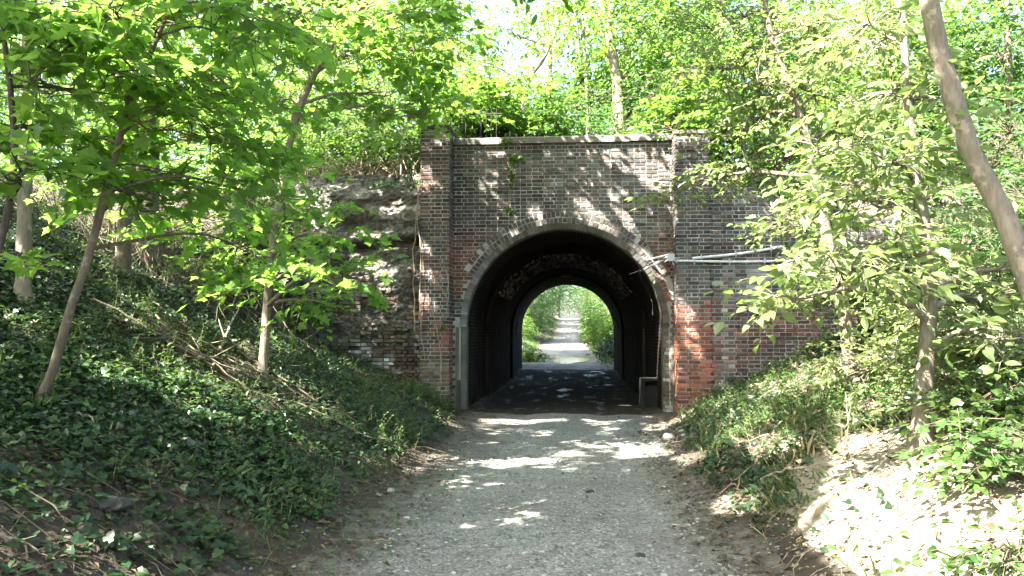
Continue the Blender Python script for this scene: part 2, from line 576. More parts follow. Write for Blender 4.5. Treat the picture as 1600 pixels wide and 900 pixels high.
def box(g, lo, hi, mat=0, tint=None, R=None, c=None):
    lo = np.asarray(lo, float); hi = np.asarray(hi, float)
    v = np.array([[x, y, z] for x in (lo[0], hi[0]) for y in (lo[1], hi[1]) for z in (lo[2], hi[2])])
    if R is not None:
        v = (v - c) @ np.asarray(R).T + c
    f = [[0, 1, 3, 2], [4, 6, 7, 5], [0, 4, 5, 1], [2, 3, 7, 6], [0, 2, 6, 4], [1, 5, 7, 3]]
    g.add(v, f, mat, tint=None if tint is None else np.tile(tint, (8, 1)))


def tubes(g, pts, rad, sides=5, mat=0, cap=False):
    """pts (N,m,3), rad (N,m): N tubes of m rings each."""
    pts = np.asarray(pts, float); rad = np.asarray(rad, float)
    if pts.ndim == 2:
        pts = pts[None]; rad = rad[None]
    n_, m_, _ = pts.shape
    t = nrm(np.gradient(pts, axis=1))
    mean = nrm(t.mean(1))
    ref = np.where(np.abs(mean[:, 2:3]) > 0.75, np.array([[1.0, 0.13, 0]]), np.array([[0, 0.09, 1.0]]))[:, None, :]
    s = nrm(np.cross(t, np.broadcast_to(ref, t.shape)))
    u = np.cross(s, t)
    a = np.arange(sides) / sides * 2 * np.pi
    ring = pts[:, :, None, :] + rad[:, :, None, None] * (np.cos(a)[None, None, :, None] * s[:, :, None, :] + np.sin(a)[None, None, :, None] * u[:, :, None, :])
    v = ring.reshape(-1, 3)
    i = np.arange(n_)[:, None, None] * (m_ * sides); j = np.arange(m_ - 1)[None, :, None] * sides; k = np.arange(sides)[None, None, :]
    k2 = (k + 1) % sides
    f = np.stack([i + j + k, i + j + k2, i + j + sides + k2, i + j + sides + k], -1).reshape(-1, 4)
    g.add(v, f, mat)
    if cap:
        for q in range(n_):
            g.add(ring[q, -1], [list(range(sides))], mat)
            g.add(ring[q, 0], [list(range(sides))[::-1]], mat)


def catmull(pts, m_):
    pts = np.asarray(pts, float)
    p = np.vstack([2 * pts[0] - pts[1], pts, 2 * pts[-1] - pts[-2]])
    out = []
    nseg = len(pts) - 1
    for q in np.linspace(0, nseg, m_):
        i = min(int(q), nseg - 1); t = q - i
        a, b, c, d = p[i], p[i + 1], p[i + 2], p[i + 3]
        out.append(0.5 * ((2 * b) + (c - a) * t + (2 * a - 5 * b + 4 * c - d) * t * t + (3 * b - a - 3 * c + d) * t ** 3))
    return np.array(out)


# ------------------------------------------------------------------ leaves
def fan(pts, c=(0, 0.35), fold=0.1):
    """closed outline (right half then mirrored left half), a fan about c."""
    right = pts
    left = [(-x, y) for x, y in reversed(pts) if abs(x) > 1e-6]
    ol = right + left
    v = [(c[0], c[1], -0.02)] + [(x, y, fold * abs(x) - 0.10 * max(0, y - 0.5)) for x, y in ol]
    k = len(ol)
    return np.array(v), np.array([[0, 1 + i, 1 + (i + 1) % k] for i in range(k)])


LEAF = {
    "maple": fan([(0, 0.02), (0.2, -0.12), (0.26, 0.0), (0.52, 0.0), (0.40, 0.16), (0.46, 0.24), (0.68, 0.52), (0.44, 0.50), (0.26, 0.56), (0.24, 0.76), (0.12, 0.8), (0, 1.08)], fold=0.16),
    "ivy": fan([(0, 0.05), (0.28, -0.12), (0.52, 0.16), (0.34, 0.34), (0.36, 0.55), (0, 0.95)], fold=0.14),
    "elm": (np.array([(0, 0, 0), (0.22, 0.22, 0.05), (0.27, 0.52, 0.06), (0.14, 0.82, 0.0), (0, 1.02, -0.08), (-0.14, 0.82, 0.0), (-0.27, 0.52, 0.06), (-0.22, 0.22, 0.05), (0, 0.5, -0.02)]),
            np.array([[8, 0, 1, 2], [8, 2, 3, 4], [8, 4, 5, 6], [8, 6, 7, 0]])),
    "small": (np.array([(0, 0, 0), (0.3, 0.42, 0.06), (0, 1.0, -0.08), (-0.3, 0.42, 0.06)]), np.array([[0, 1, 2], [0, 2, 3]])),
    "blade": (np.array([(-0.03, 0, 0), (0.03, 0, 0), (0.025, 0.55, 0.06), (-0.025, 0.55, 0.06), (0, 1.0, 0.22)]), None),
}
LEAF["blade"] = (np.array([(-0.03, 0, 0), (0.03, 0, 0), (0, 0.6, 0.07), (0, 1.0, 0.24)]), np.array([[0, 1, 2], [0, 2, 3]]))


def put_leaves(g, kind, o, axis, normal, size, mat=0):
    tv, tf = LEAF[kind]
    o = np.asarray(o, float)
    if len(o) == 0:
        return
    axis = nrm(axis); s = nrm(np.cross(axis, normal)); nn = np.cross(s, axis)
    size = np.broadcast_to(np.asarray(size, float), (len(o),))[:, None, None]
    # every leaf curls and droops by its own amount
    h1 = _hash((o[:, 0] * 9973).astype(np.int64), (o[:, 1] * 7919).astype(np.int64), 3); h2 = _hash((o[:, 2] * 9973).astype(np.int64), (o[:, 0] * 6007).astype(np.int64), 5)
    curl = (0.2 + 2.4 * h1 ** 1.5)[:, None, None]; bend = ((h2 - 0.25) * 0.45)[:, None, None]; wid = (0.82 + 0.3 * h2)[:, None, None]
    v = o[:, None, :] + size * (wid * tv[None, :, 0:1] * s[:, None, :] + tv[None, :, 1:2] * axis[:, None, :] + (curl * tv[None, :, 2:3] - bend * tv[None, :, 1:2] ** 2) * nn[:, None, :])
    f = (np.arange(len(o)) * len(tv))[:, None, None] + tf[None]
    g.add(v.reshape(-1, 3), f.reshape(-1, tf.shape[1]), mat)


def spray_leaves(rng, base, d, length, k, size, tilt=0.45, droop=0.25):
    """k leaves set alternately along each twig; returns origin, axis, normal, size."""
    n_ = len(base)
    d = nrm(d)
    t = (np.arange(k) + 0.4 + rng.random((n_, k)) * 0.5) / k
    Lh = np.broadcast_to(length, (n_,))[:, None]
    pos = base[:, None, :] + d[:, None, :] * (t * Lh)[:, :, None]
    pos[:, :, 2] -= droop * (t ** 2) * Lh
    side = nrm(np.cross(d, np.array([0, 0, 1.0]) + 0.15 * rng.normal(size=(n_, 3))))
    sg = np.where(np.arange(k) % 2 == 0, 1.0, -1.0)[None, :, None]
    ax = 0.55 * d[:, None, :] + 0.8 * sg * side[:, None, :] + 0.28 * rng.normal(size=(n_, k, 3))
    ax[:, -1] = d + 0.15 * rng.normal(size=(n_, 3))
    ax[:, :, 2] -= 0.18
    nm = np.array([0, 0, 1.0]) + tilt * rng.normal(size=(n_, k, 3))
    sz = size * (0.55 + 0.8 * rng.random((n_, k)))
    ax = nrm(ax)
    pos = pos + ax * (0.25 * sz)[:, :, None]
    return pos.reshape(-1, 3), ax.reshape(-1, 3), nm.reshape(-1, 3), sz.reshape(-1)


# which spots the high crowns leave open to the sun (gaps cut in the canopy to shape the light)
_q = np.sort(fbm(RNG.random(20000) * 200, RNG.random(20000) * 200, 77, 2))


def thr(Lf):
    return _q[np.clip(((1 - Lf) * (len(_q) - 1)).astype(int), 0, len(_q) - 1)]


# sun flecks on the masonry: x, y of the photograph, half width, half height (in pixels), slant
FLECKS = [(812, 295, 9, 13), (905, 303, 16, 13), (888, 285, 10, 10), (925, 318, 12, 12), (940, 275, 6, 15), (952, 300, 6, 14), (785, 328, 6, 5), (782, 345, 4, 5),
          (880, 345, 60, 10), (985, 225, 14, 12), (1010, 240, 20, 14), (1030, 262, 22, 16), (1065, 215, 30, 22), (1050, 330, 10, 45), (1050, 262, 9, 30),
          (680, 218, 11, 9), (692, 236, 8, 9), (672, 245, 6, 8), (672, 290, 7, 10), (688, 302, 9, 8), (676, 312, 8, 6), (680, 420, 8, 20), (672, 440, 10, 8), (695, 455, 8, 8),
          (676, 490, 10, 8), (690, 500, 9, 6), (672, 515, 6, 7), (965, 365, 30, 14), (1000, 385, 12, 8), (845, 350, 22, 8), (1085, 510, 10, 9), (1098, 560, 10, 18), (1075, 515, 14, 7),
          (1135, 300, 10, 12), (1100, 225, 22, 16), (500, 320, 25, 10), (520, 355, 22, 14), (560, 362, 26, 12), (600, 345, 14, 10), (590, 405, 42, 14), (625, 425, 20, 8), (545, 405, 18, 10),
          (560, 515, 12, 12), (575, 520, 8, 8), (612, 455, 12, 6), (600, 305, 16, 6), (1048, 560, 15, 55), (1050, 450, 12, 45), (1050, 230, 14, 30)]
_fl = []
for fx, fy, fa, fb in FLECKS:
    c = P(fx, fy, 16.0)
    k_ = 1.35 if fx < 650 else 1.0
    _fl.append((c[0], c[2], k_ * fa * 16.0 / FPX + .03, k_ * fb * 16.0 / FPX + .04))
_fl = np.array(_fl)


def in_gap(p, soft=1.0):
    """True where a leaf at p would shade a spot that lies in the sun in the photograph."""
    s = TO_SUN
    t = (p[:, 2] - 1.0) / s[2]
    for _ in range(4):
        q = p - t[:, None] * s
        t = t + (q[:, 2] - H(q[:, 0], np.clip(q[:, 1], -30, 16.2))) / s[2]
    q = p - t[:, None] * s
    X, Y = q[:, 0], q[:, 1]
    tw = (16.0 - p[:, 1]) / (-s[1])
    zw = p[:, 2] - tw * s[2]; xw = p[:, 0] - tw * s[0]
    wall = (p[:, 1] < 16.0) & (tw > 0) & (zw > np.where((xw < 2.1), 0.2, 0.0)) & (zw < 5.9) & (tw < t + 0.01)
    lit = np.full(len(p), 0.05)
    lit = np.where((X > -9) & (X < -3.6) & (Y > 9.0) & (Y < 15.5), 0.22, lit)
    lit = np.where((np.abs(X) < 2.2) & (Y > 10.6) & (Y < 15.2), 0.55, lit)
    lit = np.where((X > -1.6) & (X < 1.2) & (Y < 10.6) & (Y > 2), 0.0, lit)
    lit = np.where((X > -4.2) & (X < -0.3) & (Y > 6.8) & (Y < 10.7), 0.5, lit)
    lit = np.where((X > 1.3) & (Y > 9.8), 0.2, lit)
    edge = 1.55 + 0.5 * np.maximum(Y - 6.0, 0) + 0.5 * (fbm(Y * 0.9, X * 0.9, 41, 3) - 0.5)
    lit = np.where((X > edge) & (Y > 2.5) & (Y < 9.2 + 0.35 * (X - 1.5) + 0.8 * (fbm(X * .9, Y * .9, 42, 2) - .5)), 0.97, lit)
    lit = np.where((X > 3.35) & (Y > 2.5) & (Y < 7.2 + 1.67 * (X - 3.9)), 0.22, lit)
    lit = np.where((X > 0.85) & (X < 1.6) & (Y > 3.5) & (Y < 7.5), 0.33, lit)
    n1 = fbm(X * 2.0, Y * 1.2, 77, 2)
    g_ground = n1 > thr(lit)
    dx = (xw[:, None] - _fl[None, :, 0]); dz = (zw[:, None] - _fl[None, :, 1])
    # flecks slant along the sun's direction on the wall
    dx = dx + 0.35 * dz
    jig = 1.0 + 0.7 * (fbm(xw * 6, zw * 6, 91, 2) - 0.5)
    g_wall = (((dx / _fl[None, :, 2]) ** 2 + (dz / _fl[None, :, 3]) ** 2) < (jig ** 2)[:, None]).any(1)
    g_wall &= fbm(xw * 7, zw * 5, 95, 2) > 0.22
    return np.where(wall, g_wall, g_ground)


def grow(name, label, cat, trunk, radii, clumps, leaf="elm", size=0.09, lmat="elm", bark="bark_brown", k=11, slen=0.55, group=None,
         seed=1, mask=False, twig=1.0, tilt=0.45, extra=None, tname="trunk", cname="crown", flat=0.35, sides=10, forks=(), thin=1.0):
    """A tree or shrub: trunk(s) with limbs and twigs as one mesh, leaves on sprays as another."""
    rng = np.random.default_rng(seed)
    gt = Geo(); gl = Geo()
    trunk = np.asarray(trunk, float)
    stems = [(trunk, radii)] + list(forks)
    nodes = []
    noder = []
    for si, (pts, rd) in enumerate(stems):
        m_ = max(8, len(pts) * 5)
        c = catmull(pts, m_)
        r = np.interp(np.linspace(0, 1, m_), np.linspace(0, 1, len(rd)), rd)
        r = r * (1 + 0.06 * (vnoise(np.arange(m_) * 0.9, np.full(m_, seed * 1.3 + si), seed) - 0.5))
        if si == 0:
            r[0] *= 1.9; r[1] *= 1.3; r[2] *= 1.1
            c[0, 2] -= 0.15
        c[1:-1] += rng.normal(size=(m_ - 2, 3)) * r[1:-1, None] * 0.035
        tubes(gt, c, r, sides)
        nodes.append(c); noder.append(r)
    nodes = np.concatenate(nodes); noder = np.concatenate(noder)
    limb_p, limb_r, twig_p, twig_r = [], [], [], []
    for cen, rad, ns in clumps:
        ns = max(3, int(ns * thin))
        cen = np.asarray(cen, float); rad = np.broadcast_to(np.asarray(rad, float), (3,))
        # limb from the stem
        cost = np.linalg.norm(nodes - cen, axis=1) + 1.5 * np.maximum(nodes[:, 2] - cen[2] + 0.1, 0) 
        i = int(np.argmin(cost))
        a = nodes[i]; ra = min(noder[i] * 0.6, 0.02 + 0.02 * np.linalg.norm(cen - a))
        dlt = cen - a
        mid = a + 0.5 * dlt + np.array([0, 0, 0.10 * np.linalg.norm(dlt)]) + rng.normal(size=3) * 0.06 * np.linalg.norm(dlt)
        lp = catmull([a, mid, cen], 8)
        limb_p.append(lp); limb_r.append(np.linspace(ra, max(0.006, ra * 0.3), 8))
        sub = [lp[4], lp[5], lp[6], lp[7]]
        nsub = max(3, int(5 * rad.mean()) + 3)
        for q in range(nsub):
            e = cen + rad * 0.75 * nrm(rng.normal(size=3)) * rng.random() ** 0.4
            b0 = lp[rng.integers(3, 8)]
            md = (b0 + e) / 2 + rng.normal(size=3) * 0.08 * np.linalg.norm(e - b0)
            sp = catmull([b0, md, e], 8)
            limb_p.append(sp); limb_r.append(np.linspace(ra * 0.4 + 0.003, 0.004, 8))
            sub += list(sp[3:])
        sub = np.array(sub)
        u = nrm(rng.normal(size=(ns, 3))) * (rng.random((ns, 1)) ** 0.42)
        base = cen + u * rad
        if len(base) == 0:
            continue
        near = sub[np.argmin(((base[:, None, :] - sub[None]) ** 2).sum(2), axis=1)]
        out_d = base - near
        d = nrm(nrm(out_d) * 0.8 + nrm(base - cen) * 0.5 + 0.45 * rng.normal(size=base.shape))
        d[:, 2] *= flat
        d = nrm(d)
        ln = slen * (0.6 + 0.7 * rng.random(len(base)))
        o, ax, nm, sz = spray_leaves(rng, base, d, ln, k, size, tilt)
        if mask:  # drop leaves that would cover the chosen sun spots
            axn = nrm(ax); sd_ = nrm(np.cross(axn, nm)) * (sz * .3)[:, None]; md_ = o + axn * (sz * .5)[:, None]
            keep = ~(in_gap(md_) | in_gap(o) | in_gap(o + axn * sz[:, None]) | in_gap(md_ + sd_) | in_gap(md_ - sd_))
            o, ax, nm, sz = o[keep], ax[keep], nm[keep], sz[keep]
        put_leaves(gl, leaf, o, ax, nm, sz)
        sel = rng.random(len(base)) < twig
        if sel.any():
            b = base[sel]; e = b + d[sel] * ln[sel][:, None] * 0.95; e[:, 2] -= 0.22 * ln[sel]
            s0 = near[sel]
            md = s0 * 0.45 + b * 0.55; md[:, 2] += 0.03
            twig_p.append(np.stack([s0, md, b, (b + e) / 2 + np.array([0, 0, 0.03]), e], 1))
            tr = np.array([0.005, 0.004, 0.0032, 0.0025, 0.0015]) * (1 + size * 4)
            twig_r.append(np.tile(tr, (len(b), 1)))
    if limb_p:
        tubes(gt, np.array(limb_p), np.array(limb_r), 6)
    if twig_p:
        tubes(gt, np.concatenate(twig_p), np.concatenate(twig_r), 3)
    root = thing(name, label, cat, (0, 0, 0), group)
    loc = trunk[0].copy()
    root.location = loc
    gt.build(tname, M[bark], root, loc=loc)
    if gl.v:
        gl.build(cname, M[lmat], root, smooth=False, loc=loc)
    if extra:
        extra(root, loc)
    return root


# ================================================================== GROUND
def axis_grid(segs):
    out = [np.array([segs[0][0]])]
    for a, b, st in segs:
        k = max(1, int(round((b - a) / st)))
        out.append(np.linspace(a, b, k + 1)[1:])
    return np.concatenate(out)


def grow_out(start, end, first):
    v = [start]; st = first
    s = 1 if end > start else -1
    while abs(v[-1] - start) < abs(end - start):
        v.append(v[-1] + s * st); st *= 1.35
    return np.array(v[1:])


xs = axis_grid([(-14, -6, 0.2), (-6, -2.8, 0.1), (-2.8, -2.61 + 0.0, 0.095), (-2.61, 2.29, 0.1), (2.29, 6.0, 0.1), (6.0, 14, 0.2)])
xs = np.concatenate([grow_out(-14, -420, 0.5)[::-1], xs, grow_out(14, 420, 0.5)])
ys = axis_grid([(-6, 1, 0.4), (1, 16.40, 0.11), (16.40, 16.43, 0.03), (16.43, 33.18, 0.35), (33.18, 33.25, 0.07), (33.25, 60, 0.3), (60, 120, 1.0)])
ys = np.concatenate([grow_out(-6, -300, 0.8)[::-1], ys, grow_out(120, 600, 2)])
XX, YY = np.meshgrid(xs, ys)
ZZ = H(XX, YY)
g = Geo()
nx, ny = len(xs), len(ys)
idx = np.arange(nx * ny).reshape(ny, nx)
faces = np.stack([idx[:-1, :-1], idx[:-1, 1:], idx[1:, 1:], idx[1:, :-1]], -1).reshape(-1, 4)
g.add(np.stack([XX, YY, ZZ], -1), faces)
ground = tag(g.build("ground", M["soil"]), kind="structure", label="dark soil of the cutting with banks on both sides")

# gravel track lying on the soil, ragged edges
def track(y0, y1, st, left, right, name, mat, dz, label, nu=36):
    yy = np.arange(y0, y1 + 1e-6, st)
    g = Geo(); vv = []; uv = []
    for y in yy:
        a = left(y) - 0.7; b = right(y) + 0.7
        uv.append(np.stack([np.linspace(-1, 1, nu), np.full(nu, y)], -1))
        x = np.linspace(a, b, nu)
        vv.append(np.stack([x, np.full(nu, y), H(x, np.full(nu, y)) + dz * (1 - np.abs(np.linspace(-1, 1, nu)) ** 8 * 2.2)], -1))
    v = np.array(vv)
    ix = np.arange(len(yy) * nu).reshape(len(yy), nu)
    f = np.stack([ix[:-1, :-1], ix[:-1, 1:], ix[1:, 1:], ix[1:, :-1]], -1).reshape(-1, 4)
    g.add(v, f, uv=np.array(uv))
    return tag(g.build(name, mat), kind="structure", label=label)


def pl(y):
    return -1.42 + 0.25 * float(fbm(y * 1.5, 2.2, 71)) - 0.0 - 0.25 * float(sstep(11, 15, y)) + 0.14 * float(fbm(y * 2.6, 7.7, 72, 2) - .5)


def pr(y):
    return 0.72 + 0.25 * float(fbm(y * 1.3, 5.2, 73)) + 0.6 * float(sstep(9, 14.5, y)) + 0.14 * float(fbm(y * 2.6, 1.7, 74, 2) - .5)


track(0.5, 16.2, 0.08, pl, pr, "path", M["gravel"], 0.014, "grey gravel track leading to the arch")
track(34.5, 124, 0.5, lambda y: -2.6 + 0.3 * float(vnoise(y * .5, 1.1, 3)) + 1.0 * float(sstep(80, 96, y)), lambda y: 1.5 - 0.3 * float(vnoise(y * .5, 4.1, 3)) - 0.5 * float(sstep(60, 90, y)), "path", M["gravel"], 0.014,
      "gravel track rising beyond the arch", 20)
track(16.1, 35.2, 0.12, lambda y: TX - 1.26, lambda y: TX + 1.26, "tunnel_floor", M["mud"], 0.006, "wet dark mud floor with ruts inside the tunnel", 40)

# pale dry earth in the sunny clearing, right foreground
g = Geo()
yy = np.arange(2.2, 8.6, 0.1)
vv = []
for y in yy:
    a = 1.35 + 0.3 * float(fbm(y * 1.1, 3.3, 81)) + 0.5 * float(sstep(6.8, 8.6, y)) ; b = 3.3 + 0.7 * float(fbm(y * 0.9, 8.3, 82)) - 1.1 * float(sstep(6.5, 8.6, y))
    x = np.linspace(a, max(b, a + 0.1), 34)
    vv.append(np.stack([x, np.full(34, y), H(x, np.full(34, y)) + 0.02 * (1 - np.abs(np.linspace(-1, 1, 34)) ** 6 * 2.5)], -1))
v = np.array(vv); ix = np.arange(v.shape[0] * 34).reshape(v.shape[0], 34)
g.add(v, np.stack([ix[:-1, :-1], ix[:-1, 1:], ix[1:, 1:], ix[1:, :-1]], -1).reshape(-1, 4))
tag(g.build("bare_earth_verge", M["dry_earth"]), kind="structure", label="pale bare earth beside the track in full sun")

# soil over the tunnel, under the railway
g = Geo()
xs2 = np.linspace(-3.2, 2.9, 40); ys2 = np.linspace(16.62, 33.0, 80)
A, B = np.meshgrid(xs2, ys2)
Z = 4.86 + 0.25 * (fbm(A * .5, B * .5, 66) - .5)
ix = np.arange(A.size).reshape(A.shape)
g.add(np.stack([A, B, Z], -1), np.stack([ix[:-1, :-1], ix[:-1, 1:], ix[1:, 1:], ix[1:, :-1]], -1).reshape(-1, 4))
box(g, (-3.2, 16.6, 4.25), (2.9, 33.02, 4.6))
tag(g.build("embankment", M["soil"]), kind="structure", label="earth of the railway embankment over the tunnel")

# puddle
g = Geo()
th = np.linspace(0, 2 * np.pi, 64, endpoint=False)
rr = 1 + 0.10 * np.sin(3 * th + 1) + 0.06 * np.sin(7 * th)
pv = np.stack([-0.2 + 1.15 * rr * np.cos(th), 47.0 + 6.2 * rr * np.sin(th), np.full(64, 0.125)], -1)
g.add(np.vstack([[[-0.2, 47.0, 0.125]], pv]), [[0, 1 + i, 1 + (i + 1) % 64] for i in range(64)])
tag(g.build("puddle_water", M["water"]), kind="structure", label="shallow puddle across the track beyond the arch")
# ================================================================== BRICKWORK
def brick_colour(rng, p, zone):
    """zone(p) -> base colours; each brick its own shade."""
    b = zone(p)
    s = np.exp(rng.normal(size=(len(p), 1)) * 0.30)
    hue = rng.normal(size=(len(p), 1)) * 0.10
    c = b * s * (1 + hue * np.array([1.0, -0.2, -0.6]))
    return np.clip(c, 0.012, 0.6)


def brick_face(g, u0, u1, v0, v1, org, U, V, Nn, keep, zone, seed, mat=0, course=0.0765, depth=0.06, proud=0.0, miss=0.003, rough=0.004):
    """Individual bricks in English bond on a plane: org + u*U + v*V, outward normal Nn."""
    rng = np.random.default_rng(seed)
    rows = []
    j = 0
    v = v0
    while v < v1 - 0.02:
        hdr = j % 2
        wd = 0.1075 if hdr else 0.218
        gap = 0.014
        u = u0 - (0.056 if hdr else 0.0) - rng.random() * 0.01
        while u < u1:
            a = max(u, u0); b = min(u + wd + rng.normal() * 0.003, u1)
            if b - a > 0.03:
                rows.append((a, b, v + 0.006 + rng.normal() * 0.0015, min(v + course - 0.008 + rng.normal() * 0.0015, v1)))
            u += wd + gap
        v += course; j += 1
    r = np.array(rows)
    # old walls are never straight: courses wander a little
    wav = 0.012 * (fbm(r[:, 0] * 0.7, r[:, 2] * 0.5, seed + 3, 3) - 0.5)
    r[:, 2] += wav; r[:, 3] += wav
    uc = (r[:, 0] + r[:, 1]) / 2; vc = (r[:, 2] + r[:, 3]) / 2
    k = keep(uc, vc) & (rng.random(len(r)) > miss)
    r = r[k]; uc = uc[k]; vc = vc[k]
    n_ = len(r)
    org = np.asarray(org, float); U = np.asarray(U, float); V = np.asarray(V, float); Nn = np.asarray(Nn, float)
    out = proud + np.clip(rng.normal(size=n_) * rough - 0.006 * (rng.random(n_) < 0.06) - 0.003 * (fbm(uc * 2, vc * 2, seed, 3) > 0.62), -0.010, 0.02)
    ch = 0.006
    corners = []
    for (du, dv) in ((0, 2), (1, 2), (1, 3), (0, 3)):
        corners.append((r[:, du], r[:, dv]))
    back = np.stack([org + cu[:, None] * U + cv[:, None] * V - depth * Nn for cu, cv in corners], 1)
    fr = []
    for (cu, cv), (sx, sy) in zip(corners, ((1, 1), (-1, 1), (-1, -1), (1, -1))):
        jx = ch * sx + rng.normal(size=n_) * 0.0025; jy = ch * sy + rng.normal(size=n_) * 0.0025
        fr.append(org + (cu + jx)[:, None] * U + (cv + jy)[:, None] * V + out[:, None] * Nn)
    fr = np.stack(fr, 1)
    edge = np.stack([org + cu[:, None] * U + cv[:, None] * V + (out - ch)[:, None] * Nn for cu, cv in corners], 1)
    vv = np.concatenate([back, edge, fr], 1).reshape(-1, 3)
    bf = [[8, 9, 10, 11]]
    for i in range(4):
        i2 = (i + 1) % 4
        bf.append([4 + i, 4 + i2, 8 + i2, 8 + i]); bf.append([i, i2, 4 + i2, 4 + i])
    f = ((np.arange(n_) * 12)[:, None, None] + np.array(bf)[None]).reshape(-1, 4)
    p = org + uc[:, None] * U + vc[:, None] * V
    col = brick_colour(rng, p, zone)
    g.add(vv, f, mat, tint=np.repeat(col, 12, 0))


C_DARK = np.array([0.062, 0.053, 0.048]); C_GREY = np.array([0.105, 0.096, 0.083]); C_RED = np.array([0.19, 0.078, 0.055]); C_BROWN = np.array([0.098, 0.066, 0.055])
C_ORANGE = np.array([0.30, 0.115, 0.065]); C_WHITE = np.array([0.40, 0.39, 0.36]); C_MOSS = np.array([0.12, 0.115, 0.075])


def mixz(a, b, t):
    return a + (b - a) * np.clip(t, 0, 1)[:, None]


def zone_front(p):
    x, z = p[:, 0], p[:, 2]
    c = mixz(np.tile(C_DARK, (len(p), 1)), C_GREY, (fbm(x * 1.1, z * 1.4, 201) - 0.38) * 4)
    low = sstep(3.75, 3.0, z + 0.5 * (fbm(x * 1.5, z * 1.5, 202) - 0.5))
    c = mixz(c, C_BROWN, low * 0.9)
    c = mixz(c, C_RED, low * sstep(0.45, 0.6, fbm(x * 1.8, z * 1.8, 203)) * 0.9)
    return c


def zone_right(p):
    x, z = p[:, 0], p[:, 2]
    c = mixz(np.tile(C_DARK * 1.05, (len(p), 1)), C_GREY, (fbm(x * 1.1, z * 1.4, 211) - 0.42) * 4)
    wob = 0.45 * (fbm(x * 1.3, z * 1.3, 212) - 0.5)
    red = sstep(2.30, 2.0, z + wob)
    c = mixz(c, C_BROWN * 1.05, red)
    c = mixz(c, C_RED, red * sstep(0.5, 0.62, fbm(x * 2, z * 2, 213)) * 0.6)
    pil = red * sstep(2.86, 2.68, x + 0.10 * (vnoise(z * 9, z * 0, 5) - 0.5))
    c = mixz(c, C_RED * 1.25, pil)
    c = mixz(c, C_ORANGE, pil * sstep(0.45, 0.55, vnoise(x * 5, z * 6, 214)) * 0.8)
    wht = np.exp(-((x - 3.9) / 0.9) ** 2 - ((z - 2.62) / 0.33) ** 2) * sstep(0.38, 0.6, fbm(x * 3, z * 4, 215)) * 1.1
    strip = np.exp(-((x - 2.95) / 0.09) ** 2) * sstep(2.3, 2.0, z) * 0.7
    c = mixz(c, C_WHITE, np.maximum(wht, strip))
    return c


def zone_left_pier(p):
    x, z = p[:, 0], p[:, 2]
    c = np.tile(C_BROWN * 0.85, (len(p), 1))
    c = mixz(c, C_DARK, (fbm(x * 2, z * 1.2, 221) - 0.4) * 4)
    low = sstep(3.9, 3.0, z)
    c = mixz(c, C_RED * 0.95, low * sstep(0.4, 0.6, fbm(x * 3, z * 2, 222)))
    c = mixz(c, C_MOSS, sstep(1.6, 0.8, z) * 0.6)
    return c


RI = 2.0                         # arch radius
ZS = 1.74                        # springing line
AC = np.array([TX, 0, ZS])
XL, XR = -2.42, 2.06             # facade between the two piers
ZTOP = 5.50                      # under the coping

bridge = thing("railway_bridge", "old sooty brick railway bridge with a round arch over the gravel track", "bridge", (TX, YF, 0))
BL = np.array([TX, YF, 0.0])

# --- facade: mortar backing with the arch cut out, bricks in front
g = Geo()
xx = np.concatenate([np.linspace(XL, TX - RI - 0.1, 4)[:-1], TX + (RI + 0.1) * np.sin(np.linspace(-np.pi / 2, np.pi / 2, 60)), np.linspace(TX + RI + 0.1, XR, 4)[1:]])
bot = np.where(np.abs(xx - TX) < RI + 0.1 - 1e-6, ZS + np.sqrt(np.maximum((RI + 0.1) ** 2 - (xx - TX) ** 2, 0)), -0.25)
i0 = np.argmin(np.abs(xx - (TX - RI - 0.1))); i1 = np.argmin(np.abs(xx - (TX + RI + 0.1)))
for i in range(len(xx) - 1):
    zb0, zb1 = bot[i], bot[i + 1]
    if i >= i0 and i < i1:
        zb0 = max(zb0, ZS); zb1 = max(zb1, ZS)
    else:
        zb0 = zb1 = -0.25
    q = [[xx[i], YF + 0.012, zb0], [xx[i + 1], YF + 0.012, zb1], [xx[i + 1], YF + 0.012, ZTOP], [xx[i], YF + 0.012, ZTOP]]
    g.add(q, [[0, 1, 2, 3]], 1)
    g.add([[q[3][0], YF + 0.5, ZTOP], [q[2][0], YF + 0.5, ZTOP], [q[2][0], YF + 0.5, 3.9], [q[3][0], YF + 0.5, 3.9]], [[0, 1, 2, 3]], 1)


def keep_front(u, v):
    r = np.hypot(u - TX, v - ZS)
    return ~(((r < RI + 0.16) & (v > ZS - 0.05)) | ((np.abs(u - TX) < RI + 0.16) & (v <= ZS)))


brick_face(g, XL, XR, -0.2, ZTOP, (0, YF, 0), (1, 0, 0), (0, 0, 1), (0, -1, 0), keep_front, zone_front, 301)
g.build("facade", [M["brick"], M["mortar"]], bridge, smooth=False, loc=BL)

